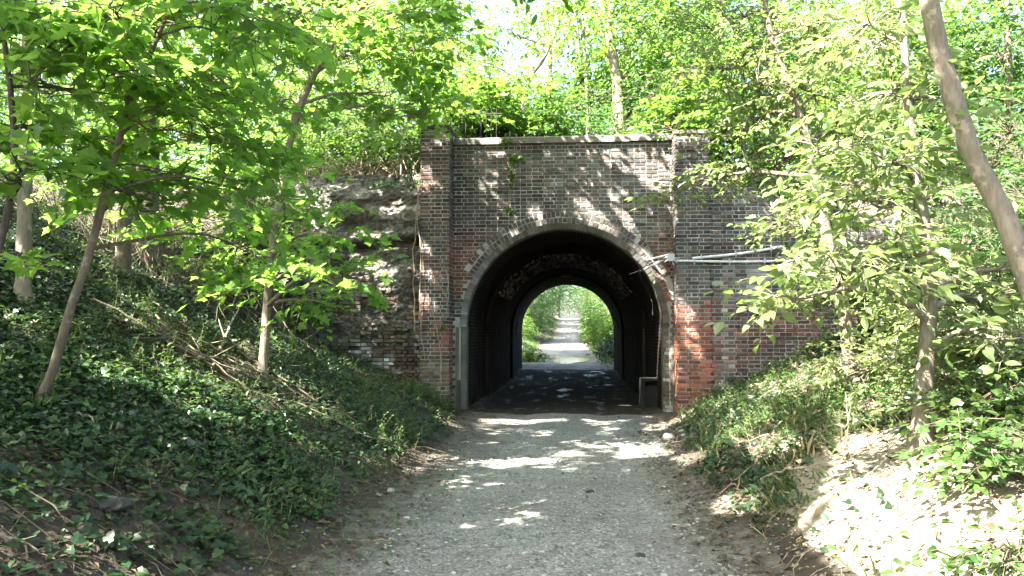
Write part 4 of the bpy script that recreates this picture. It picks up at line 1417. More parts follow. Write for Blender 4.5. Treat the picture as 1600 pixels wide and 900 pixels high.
# A: straight pale trunk like a post
b = G(36, 474)
grow("tree", "straight smooth pale trunk, post-like, on the ivy bank near the left edge", "tree",
     [b, P(37, 400, b[1]), P(39, 300, b[1]), P(41, 180, b[1]), P(44, 40, b[1]), P(46, -150, b[1] + .1), P(50, -420, b[1] + .3)],
     [0.076, 0.073, 0.071, 0.068, 0.062, 0.05, 0.03],
     [(P(60, -380, b[1] + .5), (2.4, 2.4, 0.9), 260), (P(300, -430, b[1] + 1.0), (2.4, 2.2, 0.9), 230), (P(-250, -260, b[1] - 0.5), (1.8, 1.8, .8), 120)],
     leaf="elm", size=0.15, lmat="maple", bark="bark_pale", k=10, slen=0.7, seed=14, mask=True, twig=0.5)

# D: sunlit trunk higher up
b = G(190, 428)
grow("tree", "blotched trunk behind the bent sapling, higher up the left bank", "tree",
     [b, P(193, 380, b[1]), P(198, 300, b[1]), P(201, 200, b[1]), P(205, 60, b[1]), P(215, -100, b[1] - .2), P(240, -260, b[1] - .5)],
     [0.115, 0.108, 0.10, 0.095, 0.085, 0.07, 0.04],
     [(P(260, -230, b[1] - .8), (2.8, 2.6, 1.0), 330), (P(560, -190, b[1] - .6), (2.6, 2.4, 0.8), 300), (P(100, -120, b[1] + .5), (2.2, 2.2, 1.0), 220)],
     leaf="elm", size=0.15, lmat="maple", bark="bark_brown", k=10, slen=0.75, seed=15, mask=True, twig=0.5)

# understorey shrubs on the left bank
shr = [(330, 470, .55, "leafy young maple shrub between the two left saplings", 60, "maple", .10, "maple"),
       (470, 505, .45, "low maple shoot with lit leaves at the foot of the forked sapling", 40, "maple", .085, "maple"),
       (250, 395, .5, "bramble bush catching sun beside the blotched trunk", 60, "small", .07, "herb"),
       (545, 545, .35, "small leafy shoot before the stone wall's foot", 26, "small", .07, "herb"),
       (380, 400, .6, "pale green elder bush below the bank's dark crest", 70, "elm", .09, "maple")]
for i, (px, py, r, lab, ns, lf, sz, lm) in enumerate(shr):
    b = G(px, py)
    top = b + np.array([0.05, 0, r * 1.6])
    grow("shrub", lab, "shrub", [b, b + np.array([0.03, 0, r * .7]), top], [0.014, 0.011, 0.006],
         [(b + np.array([0, 0, r * 1.1]), (r, r, r * .6), ns), (b + np.array([r * .6, -.2, r * .7]), (r * .6, r * .6, r * .35), ns // 2)],
         leaf=lf, size=sz, lmat=lm, bark="bark_brown", k=8, slen=0.32, seed=30 + i, tname="stem", cname="foliage")

# ================================================================== TREES IN VIEW ON THE RIGHT BANK
# leaning thick trunk
YR = 6.0
tp = [P(1452, 0, YR), P(1468, 80, YR), P(1492, 160, YR), P(1516, 235, YR), P(1550, 300, YR), P(1578, 360, YR - .05), P(1600, 420, YR - .1), P(1640, 520, YR - .2), P(1668, 640, YR - .3)]
b = tp[-1].copy(); b[2] = float(H(b[0], b[1]))
up = [P(1440, -90, YR), P(1436, -220, YR + .1), P(1430, -420, YR + .3)]
grow("tree", "stout smooth trunk curving up to the left at the right edge", "tree", [b] + tp[::-1][1:] + up, [0.092, 0.086, 0.081, 0.079, 0.074, 0.075, 0.071, 0.072, 0.068, 0.062, 0.05, 0.028],
     [(P(1420, -330, YR + .5), (1.8, 1.8, .8), 100), (P(1700, -220, YR + .5), (1.5, 1.5, .8), 90)],
     leaf="elm", size=0.10, lmat="elm", bark="bark_pale", k=10, slen=0.5, seed=21, mask=True, twig=0.6)

# white sunlit sapling in the clearing
b = G(1441, 705)
YS = b[1]
grow("sapling", "pale sapling in full sun in the clearing, its leaves bleached by light", "tree",
     [b, P(1442, 640, YS), P(1446, 560, YS), P(1452, 480, YS), P(1447, 380, YS), P(1432, 280, YS), P(1420, 180, YS), P(1414, 90, YS), P(1408, -40, YS + .1), P(1400, -200, YS + .2)],
     [0.088, 0.078, 0.068, 0.06, 0.054, 0.046, 0.038, 0.03, 0.02, 0.008],
     [C(1300, 420, YS - .4, (.5, .4, .14), 46), C(1360, 380, YS - .3, (.45, .4, .16), 34), C(1240, 470, YS - .5, (.28, .25, .07), 18), C(1390, 250, YS - .2, (.42, .4, .2), 50), C(1310, 230, YS - .3, (.28, .3, .14), 26),
      C(1340, 310, YS - .1, (.4, .4, .15), 40), C(1430, 320, YS + .4, (.35, .4, .2), 26), C(1420, 150, YS, (.45, .4, .2), 44), C(1520, 470, YS + .3, (.4, .4, .2), 30), C(1560, 530, YS - .3, (.35, .4, .2), 30), C(1480, 470, YS + .3, (.4, .4, .2), 30),
      C(1370, 60, YS + .2, (.45, .45, .2), 40), C(1500, 640, YS + .2, (.25, .3, .12), 16), C(1580, 420, YS + .2, (.3, .4, .2), 26)],
     leaf="elm", size=0.105, lmat="elm", bark="bark_pale", k=9, slen=0.38, seed=22, tilt=0.45, thin=.62)

# tree by the wing wall leaning left
b = G(1335, 612)
YW = b[1]
grow("tree", "leaning slim tree on the right bank before the wing wall, crown over the pier", "tree",
     [b, P(1328, 560, YW), P(1322, 510, YW), P(1308, 440, YW + .1), P(1294, 380, YW + .2), P(1280, 310, YW + .3), P(1270, 265, YW + .3), P(1256, 200, YW + .3), P(1232, 130, YW + .3), P(1206, 60, YW + .3), P(1190, -40, YW + .3), P(1180, -160, YW + .3)],
     [0.088, 0.082, 0.078, 0.074, 0.07, 0.065, 0.06, 0.054, 0.046, 0.038, 0.026, 0.01],
     [C(1135, 265, YW + 1.6, (.5, .5, .2), 56), C(1060, 300, YW + 1.9, (.3, .3, .10), 22), C(1160, 200, YW + 1.2, (.6, .6, .3), 70), C(1200, 130, YW + .6, (.7, .6, .35), 80), C(1130, 110, YW + 1.0, (.6, .6, .35), 60), C(1290, 150, YW + .4, (.7, .6, .35), 74),
      C(1230, 50, YW + .4, (.8, .7, .35), 80), C(1130, 30, YW + .9, (.7, .7, .35), 60), C(1340, 60, YW + .6, (.8, .7, .35), 80), C(1350, 210, YW + .7, (.6, .6, .3), 60), C(1210, 260, YW + 1.3, (.5, .5, .25), 50), C(1300, 290, YW + .7, (.5, .5, .25), 50),
      C(1230, 360, YW + 1.0, (.3, .4, .2), 26), C(1312, 440, YW - .6, (.4, .3, .22), 34), C(1270, 350, YW + .5, (.35, .4, .15), 30), C(1200, 355, YW + 1.2, (.25, .3, .07), 12)],
     leaf="elm", size=0.085, lmat="elm", bark="bark_brown", k=10, slen=0.4, seed=23, tilt=0.5, thin=.75)

# shrubs right
rs = [(1560, 560, 7.2, .7, "broad bush of small leaves at the right edge behind the stout trunk", 130, "elm", .06, "elm"),
      (1500, 540, 9.2, .75, "hazel bush behind the sunlit sapling", 150, "elm", .07, "elm"),
      (1385, 600, 9.2, .6, "low green bush between the leaning tree and the sunlit sapling", 80, "elm", .065, "elm"),
      (1590, 760, 5.2, .40, "ivy-like low bush in the bottom right corner of the clearing", 60, "ivy", .06, "herb"),
      (1575, 715, 6.2, .34, "dark leafed bush at the clearing's upper edge, right", 80, "ivy", .06, "herb"),
      (1590, 880, 4.2, .22, "small sprout of green leaves at the right corner of the frame", 24, "ivy", .05, "herb"),
      (1600, 330, 9.5, 1.0, "spreading bush under the crown behind the stout trunk", 150, "elm", .08, "wood_leaf_cool"),
      (1440, 400, 11.5, 1.0, "leafy hazel in front of the wing wall's outer end", 150, "elm", .09, "elm"),
      (1350, 430, 12.5, .9, "leafy bush hugging the wing wall right of the leaning slim tree", 130, "elm", .085, "elm"),
      (1560, 220, 11.0, 1.1, "tall hazel bush behind the stout trunk's bend", 150, "elm", .085, "wood_leaf_cool")]
for i, (px, py, Y, r, lab, ns, lf, sz, lm) in enumerate(rs):
    c = P(px, py, Y); gz = float(H(c[0], c[1]))
    b = np.array([c[0], c[1], gz])
    hgt = max(c[2] - gz, r * .5)
    grow("shrub", lab, "shrub", [b, b + np.array([0.05, 0, hgt * .5]), b + np.array([0.02, 0.05, hgt])], [0.02, 0.016, 0.008],
         [(b + np.array([0, 0, hgt * .95]), (r, r, r * .6), ns), (b + np.array([-r * .6, -.1, hgt * .7]), (r * .6, r * .6, r * .4), ns // 2), (b + np.array([r * .5, -.1, hgt * .5]), (r * .7, r * .6, r * .45), ns // 2)],
         leaf=lf, size=sz, lmat=lm, bark="bark_brown", k=8, slen=0.32, seed=60 + i, tname="stem", cname="foliage", tilt=.5)

# ================================================================== WOOD BEHIND THE BRIDGE AND ON THE BANKS' TOPS
def plateau(px, Y):
    x = P(px, 300, Y)[0]
    z = float(H(x, Y))
    if abs(x - TX) < 2.9 and 16.5 < Y < 33.1:
        z = 4.86
    return np.array([x, Y, z])


def bgtree(label, px, Y, top, r, pts, clumps, seed, bark="bark_pale", leaf="small", size=.14, lmat="wood_leaf", **kw):
    b = plateau(px, Y)
    tr = [b] + [P(x, y, Y) for x, y in pts]
    rad = np.interp(np.linspace(0, 1, len(tr)), [0, 1], [r, r * .35])
    grow("tree", label, "tree", tr, rad, clumps, leaf=leaf, size=size, lmat=lmat, bark=bark, k=12, slen=.85, seed=seed, twig=.3, thin=1.35, **kw)


bgtree("pale curved tree trunk standing close behind the parapet, catching sun", 972, 20.5, 0, .16, [(966, 150), (960, 100), (952, 50), (958, 0), (970, -60), (980, -140)],
       [C(1000, 60, 20.5, (1.1, 1.2, .7), 90), C(930, 20, 20.5, (1.0, 1, .6), 40), C(1060, 110, 20.8, (1.0, 1, .6), 90), C(1040, -20, 20.5, (1.4, 1.2, .7), 70)], 101)
bgtree("dark straight trunk just right of the pale curved one behind the parapet", 985, 22.0, 0, .12, [(982, 120), (976, 40), (972, -30), (968, -120)],
       [C(990, 130, 22, (1.0, 1, .6), 70), C(1060, 40, 22.4, (1.2, 1.2, .8), 90), C(900, -10, 22, (1.2, 1.0, .5), 40), C(1040, 160, 22.2, (1.2, 1.2, .5), 110)], 102, bark="bark_dark")


def ivyclad(root, loc):
    rng = np.random.default_rng(9)
    g = Geo(); k = 1500
    z = rng.random(k) ** 1.2 * 4.6; a = rng.random(k) * 6.28
    o = np.stack([np.cos(a) * (.14 + .1 * rng.random(k)), np.sin(a) * (.14 + .1 * rng.random(k)), z], -1)
    ax = nrm(np.stack([np.cos(a) * .5, np.sin(a) * .5, -np.ones(k)], -1) + .4 * rng.normal(size=(k, 3)))
    put_leaves(g, "ivy", o, ax, np.stack([np.cos(a), np.sin(a), np.full(k, .5)], -1) + .3 * rng.normal(size=(k, 3)), .11)
    g.build("ivy", M["wood_leaf_cool"], root, smooth=False)


bgtree("ivy-covered trunk behind the middle of the parapet", 912, 23.0, 0, .11, [(908, 150), (905, 90), (900, 30), (896, -60)],
       [C(880, 160, 23, (1.1, 1, .4), 60), C(930, 110, 23, (.7, .8, .5), 30)], 103, extra=ivyclad, lmat="wood_leaf_cool")
bgtree("thin pale pole-like trunk between the ivy-covered and the curved one", 921, 21.5, 0, .055, [(917, 150), (914, 90), (911, 40), (905, -40)],
       [C(900, 60, 21.5, (.5, .5, .3), 12), C(940, 150, 21.5, (.5, .6, .4), 24)], 104)
bgtree("slanting thin tree left of the white sky gap, leaning right", 800, 24.0, 0, .09, [(820, 150), (850, 90), (872, 40), (890, -20)],
       [C(840, 120, 24, (.6, .6, .3), 10), C(760, 150, 24, (1.2, 1, .4), 50), C(880, 20, 24, (.9, .8, .4), 40), C(780, 40, 24, (1.0, .8, .4), 40), C(720, 90, 24, (1.0, .8, .4), 40)], 105)

# hedge-like shrubs right behind the parapet
hb = [(735, 160, 18.6, 1.0, "bright maple bush behind the railing on the bridge"), (800, 170, 19.2, 1.1, "light green bush behind the parapet, left of its middle"),
      (860, 180, 19.0, 1.0, "bush with cool green leaves behind the parapet's middle"), (1020, 150, 19.8, 1.2, "dense dark green bush behind the parapet at its right end"),
      (1085, 165, 18.5, 1.0, "yellow-green bush above the right pier"), (770, 120, 21.0, 1.0, "thin airy bush rising into the white sky gap")]
for i, (px, py, Y, r, lab) in enumerate(hb):
    c = P(px, py, Y); b = plateau(px, Y)
    hgt = c[2] - b[2]
    grow("shrub", lab, "shrub", [b, b + np.array([.1, 0, hgt * .5]), b + np.array([0, 0, hgt])], [.04, .03, .012],
         [(c + np.array([0, 0, -.1]), (r, r, r * .75), 150 if i != 5 else 50), (c + np.array([-.5, 0, -r * .9]), (r, r, r * .6), 120 if i != 5 else 40), (c + np.array([.6, .2, -r * .8]), (r * .8, r, r * .7), 110 if i != 5 else 30)],
         leaf="maple" if i in (0, 1, 4) else "small", size=.13 if i in (0, 1, 4) else .11, lmat="wood_leaf_cool" if i in (2, 3) else "wood_leaf", k=9, slen=.55, seed=120 + i, tname="stem", cname="foliage", twig=.4)

# undergrowth on the bank behind the stone wall
ub = [(480, 215, 19.0, 1.1, "leafy thicket above the stone wall, left part"), (560, 220, 18.6, 1.0, "pale green thicket above the stone wall, middle part"),
      (625, 215, 18.2, .9, "thicket crowding the left pier above the stone wall"), (430, 160, 21.5, 1.4, "hazel clump behind the forked sapling's fork"),
      (600, 150, 21.0, 1.2, "drooping dull bush behind the left pier's top"), (520, 130, 23.0, 1.5, "broad hazel behind the thickets above the stone wall"), (200, 255, 18.5, 1.3, "dark thicket on the left bank's crest behind the blotched trunk"), (300, 265, 17.8, 1.1, "dark thicket on the crest between the blotched trunk and the forked sapling"), (80, 240, 17.5, 1.4, "dark thicket on the crest behind the post-like trunk"), (390, 240, 17.5, .9, "bush at the crest where the left bank meets the stone wall")]
for i, (px, py, Y, r, lab) in enumerate(ub):
    c = P(px, py, Y); b = plateau(px, Y); hgt = max(c[2] - b[2], .5)
    grow("shrub", lab, "shrub", [b, b + np.array([.1, 0, hgt * .5]), b + np.array([0, 0, hgt])], [.035, .026, .012],
         [(c, (r, r, r * .7), 150), (c + np.array([-.4, -.3, -r * .7]), (r, r, r * .55), 110), (c + np.array([.5, -.2, -r * .6]), (r * .8, r, r * .6), 90)],
         leaf="small", size=.115, lmat=("wood_leaf", "wood_leaf", "herb", "wood_leaf", "wood_leaf_cool", "wood_leaf", "wood_leaf_cool", "wood_leaf_cool", "wood_leaf_cool", "maple")[i], k=9, slen=.5, seed=140 + i, tname="stem", cname="foliage", twig=.5)

# woodland trees further back: (label, px, Y, stem points, clumps (px,py,dY,r,n), bark)
wt = [("tall woodland tree behind the bridge's left pier, crown filling the view", 560, 27, [(565, 100), (570, 0), (575, -120)], [(560, 60, 0, 2.0, 180), (480, 20, .5, 1.8, 150), (630, 40, -.5, 1.6, 130), (660, 130, 0, 1.3, 70), (680, 20, 0, 1.2, 70)], "bark_brown"),
      ("slim woodland tree behind the thicket, far left of the bridge", 330, 25, [(335, 120), (338, 0), (340, -120)], [(330, 50, 0, 2.0, 180), (250, 100, .5, 1.8, 150), (400, 110, -.5, 1.8, 160), (350, 180, 0, 1.5, 120)], "bark_pale"),
      ("pale trunk high on the left bank's crest behind the straight post-like one", 120, 20, [(118, 200), (115, 60), (112, -100)], [(120, 60, 0, 1.8, 170), (40, 120, .5, 1.6, 130), (200, 140, 0, 1.6, 130), (100, 200, 0, 1.3, 80)], "bark_pale"),
      ("dark woodland tree at the far left edge of the wood", -60, 22, [(-60, 120), (-58, -100)], [(-40, 60, 0, 2.0, 150), (40, 180, .5, 1.4, 110), (-60, 200, 0, 1.6, 80)], "bark_dark"),
      ("sunlit thin trunk on the crest between the two leaning saplings", 262, 19, [(260, 200), (256, 60), (250, -80)], [(270, 30, 0, 1.6, 130), (300, 180, .5, 1.2, 90), (230, 220, 0, 1.0, 60)], "bark_pale"),
      ("wide woodland tree behind the bridge's right pier", 1120, 25, [(1124, 120), (1130, 0), (1134, -120)], [(1110, 90, 0, 1.7, 150), (1180, 30, .5, 1.8, 150), (1060, 20, .5, 1.5, 100), (1150, 170, 0, 1.4, 110)], "bark_brown"),
      ("woodland tree above the wing wall with dark ivy about its foot", 1210, 19.5, [(1212, 180), (1216, 60), (1220, -80)], [(1210, 120, 0, 1.4, 140), (1270, 60, .5, 1.4, 130), (1250, 200, 0, 1.1, 110), (1170, 240, -.4, .8, 70)], "bark_dark"),
      ("woodland tree behind the sunlit sapling's crown", 1400, 18, [(1398, 160), (1394, 20), (1390, -100)], [(1380, 100, 0, 1.6, 150), (1450, 180, .5, 1.5, 140), (1330, 200, 0, 1.3, 120), (1420, 20, 0, 1.5, 110), (1390, 280, 0, 1.2, 100)], "bark_brown"),
      ("woodland tree beyond the stout trunk, right edge", 1580, 17, [(1576, 120), (1570, -100)], [(1560, 80, 0, 1.5, 150), (1620, 180, .5, 1.4, 120), (1540, 220, 0, 1.3, 120), (1600, 300, 0, 1.2, 110)], "bark_brown"),
      ("far woodland tree seen in the bright gap, left of the curved trunk", 690, 32, [(702, 120), (706, 20), (712, -80)], [(700, 100, 0, 2.2, 80), (640, 60, 0, 2.2, 110), (730, 170, 0, 1.6, 70)], "bark_pale"),
      ("far woodland tree with thin crown behind the parapet's middle", 820, 30, [(858, 120), (850, 0)], [(850, 170, 0, 2.2, 70), (900, 40, 0, 2.0, 45), (930, 150, 0, 1.8, 60)], "bark_pale"),
      ("far woodland tree closing the view behind the parapet's right end", 1050, 31, [(1050, 120), (1052, -50)], [(1050, 100, 0, 2.6, 170), (1110, 30, 0, 2.4, 140), (1000, 180, 0, 1.8, 90)], "bark_brown"),
      ("far woodland tree closing the view behind the thickets above the stone wall", 460, 36, [(462, 120), (464, -50)], [(450, 60, 0, 3.0, 180), (560, 100, 0, 2.8, 170), (380, 160, 0, 2.6, 150), (520, 190, 0, 2.2, 120)], "bark_brown"),
      ("far woodland tree closing the view on the left bank's crest", 180, 34, [(182, 120), (184, -50)], [(180, 60, 0, 2.8, 170), (80, 140, 0, 2.6, 150), (280, 160, 0, 2.6, 150), (180, 210, 0, 2.2, 110)], "bark_brown"),
      ("far woodland tree closing the view above the wing wall", 1290, 34, [(1290, 120), (1292, -50)], [(1290, 60, 0, 2.8, 170), (1380, 120, 0, 2.6, 150), (1230, 190, 0, 2.4, 140), (1330, 250, 0, 2.0, 110)], "bark_brown"),
      ("far woodland tree closing the view at the right edge", 1510, 32, [(1510, 120), (1512, -50)], [(1510, 60, 0, 2.8, 160), (1600, 140, 0, 2.6, 140), (1450, 180, 0, 2.4, 140), (1540, 260, 0, 2.2, 130)], "bark_brown")]
for i, (lab, px, Y, pts, cl, bk_) in enumerate(wt):
    bgtree(lab, px, Y, 0, (.07 if px == 262 else .12) if Y < 30 else .16, pts, [C(a, b_, Y + dy, (r, r, r * .72), n_) for a, b_, dy, r, n_ in cl], 160 + i, bark=bk_,
           size=.145 if Y < 30 else .22, lmat=("wood_leaf", "wood_leaf", "wood_leaf_cool")[i % 3])

# ================================================================== OVERHEAD CROWNS THAT SHADE THE CUTTING (trees added for shade, mostly out of view)
def shade_tree(label, x, y, h, cl, seed, r=.2):
    b = on_ground(x, y)
    grow("tree", label, "tree", [b, b + np.array([.1, .1, h * .4]), b + np.array([.3, .2, h * .75]), b + np.array([.5, .4, h])], [r, r * .85, r * .6, r * .3],
         cl, leaf="elm", size=.17, lmat="maple", bark="bark_brown", k=10, slen=.8, seed=seed, mask=True, twig=.4)


shade_tree("big unseen tree added for shade on the left bank behind the viewer, crown over the track", -6.0, -1.0, 10, [((-5, 1, 9.0), (3.0, 3.0, 1.0), 520), ((-5.3, 1.8, 8.2), (2.2, 2.4, .7), 420), ((-4.4, .6, 8.0), (2.0, 2.2, .7), 320), ((-3.0, -2, 9.5), (2.6, 2.6, 1.0), 400), ((-7.5, 2.5, 8.6), (2.6, 2.6, 1.0), 420), ((-9.5, -.5, 9.2), (2.6, 2.6, 1.0), 380)], 201)
shade_tree("big unseen tree added for shade on the left bank beside the viewer, crown over the bank", -9.0, 4.5, 10, [((-8.5, 5.5, 8.8), (2.8, 2.8, 1.0), 480), ((-5.5, 5.0, 8.6), (2.6, 2.6, .9), 460), ((-11.5, 6, 9.2), (2.8, 2.8, 1.0), 400), ((-11.5, 2.5, 9.4), (2.6, 2.6, 1.0), 340)], 202)
shade_tree("big tree on the left bank's crest, crown reaching over the arch", -10.5, 9.5, 11, [((-6.5, 8.6, 8.8), (2.6, 2.4, .9), 460), ((-3.6, 9.8, 8.6), (2.4, 2.4, .9), 440), ((-9, 11.5, 9.5), (2.8, 2.8, 1.0), 460), ((-12.5, 9, 10), (2.8, 2.8, 1.0), 360), ((-5.8, 11.6, 9.0), (2.4, 2.2, .8), 420)], 203)
shade_tree("tall tree added for shade left of the track close to the arch, crown above the parapet", -7.5, 13.5, 11, [((-3.2, 12.6, 8.6), (2.4, 1.9, .8), 620), ((-1.0, 12.2, 8.4), (1.9, 1.7, .7), 480), ((-6.5, 14.0, 9.6), (2.4, 2.2, .9), 420), ((0.8, 12.6, 8.8), (1.8, 1.6, .7), 360), ((-2, 10.5, 8.4), (1.9, 1.7, .7), 400), ((.6, 10.6, 8.2), (1.8, 1.5, .7), 300)], 204)
shade_tree("tall unseen tree added for shade behind the viewer on the right, crown over the track", 2.8, -4.5, 10, [((-1.5, -1.5, 9.0), (2.6, 2.6, .9), 380), ((-2.6, 2.0, 8.4), (2.2, 2.4, .8), 380), ((-3.0, 5.2, 8.2), (2.0, 2.2, .8), 340), ((-.3, 2.2, 8.8), (2.0, 2.0, .8), 380), ((.4, .2, 8.6), (1.8, 1.8, .7), 260)], 205)


# ================================================================== GROUND COVER
def ground_normal(x, y):
    e = 0.05
    dx = (H(x + e, y) - H(x - e, y)) / (2 * e); dy = (H(x, y + e) - H(x, y - e)) / (2 * e)
    return nrm(np.stack([-dx, -dy, np.ones_like(dx)], -1))


def scatter(rng, n_, x0, x1, y0, y1, dens):
    """random ground points; dens(x, y) is the chance of keeping each."""
    y = y0 + (y1 - y0) * rng.random(n_)
    x = x0 + (x1 - x0) * rng.random(n_)
    k = rng.random(n_) < dens(x, y)
    return x[k], y[k]


def ivy_cover(name, label, x0, x1, y0, y1, n_, dens, size, seed, mat="ivy", leaf="ivy", lift=0.09, tilt=.5):
    rng = np.random.default_rng(seed)
    x, y = scatter(rng, n_, x0, x1, y0, y1, dens)
    nm = ground_normal(x, y)
    over = (np.abs(x - TX) < 2.75) & (y > 16.5) & (y < 33.1)
    nm[over] = (0, 0, 1)
    z = np.where(over, 4.88, H(x, y)) + 0.012 + lift * rng.random(len(x)) ** 1.5
    o = np.stack([x, y, z], -1)
    nn = nrm(nm * 0.6 + np.array([0, -.12, .6]) + tilt * rng.normal(size=nm.shape))
    ax = nrm(rng.normal(size=nm.shape) * np.array([1, 1, .25]) + np.array([0.15, -0.3, -.15]))
    g = Geo()
    put_leaves(g, leaf, o, ax, nn, size * (0.55 + 0.8 * rng.random(len(x))))
    return tag(g.build(name, M[mat], smooth=False), label, kind="stuff")


def dist_fall(y):
    return np.clip(1.25 - 0.065 * y, 0.30, 1)


def left_d(x, y):
    xl, _ = toes(y)
    return xl - x


def d_ivy_left(x, y):
    d = left_d(x, y)
    m_ = fbm(x * 0.9, y * 0.9, 501, 3)
    bare = np.exp(-(((x + 4.4) / 1.3) ** 2 + ((y - 9.5) / 1.0) ** 2))           # heap of dead branches
    return dist_fall(y) * sstep(0.0, 0.45, d + 0.7 * (fbm(x * 1.8, y * 1.8, 502, 3) - .5)) * np.clip(sstep(0.30, 0.50, m_), 0.22, 1) * (1 - .75 * bare) * (y < 16) 


ivy_cover("ground_ivy", "ivy leaves carpeting the left bank", -10.5, -1.6, 2.4, 16.2, 170000, d_ivy_left, 0.058, 511)
ivy_cover("ground_ivy", "small leaved ivy and seedlings among the left bank's ivy", -10.5, -1.7, 2.4, 16.2, 30000,
          lambda x, y: dist_fall(y) * sstep(0, .5, left_d(x, y)) * sstep(.48, .6, fbm(x * 1.2, y * 1.2, 503, 3)), 0.055, 512, mat="herb", leaf="elm", lift=.15)


def right_d(x, y):
    _, xr = toes(y)
    return x - xr


def clear(x, y):
    """the sunny bare clearing on the right."""
    e = ((x - 2.5) / 1.15) ** 2 + ((y - 5.2) / 2.6) ** 2
    return sstep(1.3, 0.7, e + 0.8 * (fbm(x * 1.5, y * 1.5, 531, 3) - .5))


ivy_cover("ground_ivy", "ivy on the right bank at the foot of the wing wall", 1.1, 9, 2.4, 16.0, 80000,
          lambda x, y: dist_fall(y) * sstep(0.05, 0.4, right_d(x, y) + .5 * (fbm(x * 1.8, y * 1.8, 532, 3) - .5)) * np.clip(sstep(.36, .48, fbm(x * .9, y * .7, 533, 3)), .2, 1) * (1 - .95 * clear(x, y)), 0.06, 513)
ivy_cover("low_herbs", "low green herbs on the right bank", 1.1, 9, 2.4, 16.0, 46000,
          lambda x, y: dist_fall(y) * sstep(0.1, 0.5, right_d(x, y)) * sstep(.47, .58, fbm(x * 1.1, y * 1.1, 534, 3)) * (1 - .9 * clear(x, y)), 0.05, 514, mat="herb", leaf="elm", lift=.16)


# herb sprays: nettles and seedlings standing up along the foot of both banks
def herb_stuff(name, label, spots, seed, size=.05, hgt=.3, mat="herb"):
    rng = np.random.default_rng(seed)
    x, y = spots(rng)
    b = np.stack([x, y, H(x, y)], -1)
    d = nrm(np.stack([.35 * rng.normal(size=len(x)), .35 * rng.normal(size=len(x)) - .1, np.ones(len(x))], -1))
    ln = hgt * (.5 + .8 * rng.random(len(x)))
    g = Geo()
    mid = b + d * (ln * .5)[:, None]; e = b + d * ln[:, None]
    tubes(g, np.stack([b, mid, e], 1), np.tile([.003, .0025, .0012], (len(x), 1)), 3, 1)
    k = 9
    t = (np.arange(k) + 1.0) / k
    o = (b[:, None] + d[:, None] * (ln[:, None] * t)[:, :, None]).reshape(-1, 3)
    a = (np.arange(k) * 2.4)[None] + rng.random((len(x), 1)) * 6.28
    ax = np.stack([np.cos(a), np.sin(a), -.1 + .2 * rng.normal(size=a.shape)], -1).reshape(-1, 3)
    nn = np.array([0, 0, 1.0]) + .35 * rng.normal(size=ax.shape)
    sz = (size * (1.25 - .7 * t)[None] * (.7 + .6 * rng.random((len(x), 1)))).reshape(-1)
    put_leaves(g, "elm", o, ax, nn, sz * 1.2)
    return tag(g.build(name, [M[mat], M["bark_brown"]], smooth=False), label, kind="stuff")


def spots_left(rng):
    x, y = scatter(rng, 4200, -4.6, -1.7, 5.0, 15.9, lambda x, y: sstep(.1, .3, left_d(x, y)) * sstep(1.9, .5, left_d(x, y)) * sstep(.38, .55, fbm(x, y, 541, 3)) * np.clip((y - 5) / 5, .12, 1))
    return x, y


herb_stuff("low_herbs", "low green herbs along the foot of the left bank near the arch", spots_left, 542)


def spots_right(rng):
    return scatter(rng, 3600, 1.4, 6.5, 6.5, 15.8, lambda x, y: sstep(.15, .5, right_d(x, y)) * sstep(.42, .56, fbm(x, y, 543, 3)) * (1 - clear(x, y)))


herb_stuff("low_herbs", "sparse standing herbs on the right bank", spots_right, 544, .05, .28)
herb_stuff("low_herbs", "herbs on the left bank's upper slope", lambda rng: scatter(rng, 2400, -10, -3.6, 5.5, 15.5, lambda x, y: sstep(.46, .6, fbm(x, y, 545, 3))), 546, .055, .32)


# grass and dry stalks
def blades(name, label, spots, seed, mat, hgt, lean=.5):
    rng = np.random.default_rng(seed)
    x, y = spots(rng)
    o = np.stack([x, y, H(x, y) - .01], -1)
    ax = nrm(np.stack([lean * rng.normal(size=len(x)), lean * rng.normal(size=len(x)), np.ones(len(x)) * .8], -1))
    nn = nrm(rng.normal(size=ax.shape))
    g = Geo(); put_leaves(g, "blade", o, ax, nn, hgt * (.5 + .9 * rng.random(len(x))))
    return tag(g.build(name, M[mat], smooth=False), label, kind="stuff")


blades("dry_grass", "dry straw-coloured grass round the sunny clearing", lambda rng: scatter(rng, 17000, 1.3, 5, 3, 11.5, lambda x, y: sstep(.05, .4, right_d(x, y)) * (np.exp(-((clear(x, y) - .45) / .3) ** 2) * .9 + .08 * sstep(.5, .6, fbm(x * 1.4, y * 1.4, 551, 3)))), 552, "straw", .17, .9)
blades("grass", "green grass tufts on the right bank", lambda rng: scatter(rng, 16000, 1.4, 6, 3, 15.5, lambda x, y: sstep(.1, .4, right_d(x, y)) * sstep(.5, .62, fbm(x * 1.2, y * 1.2, 553, 3)) * (1 - .8 * clear(x, y))), 554, "grass", .16, .6)
blades("grass", "grass among the herbs at the left bank's foot", lambda rng: scatter(rng, 4500, -5, -1.7, 5, 15.8, lambda x, y: sstep(.1, .3, left_d(x, y)) * sstep(.52, .62, fbm(x * 1.2, y * 1.2, 555, 3))), 556, "grass", .15, .7)


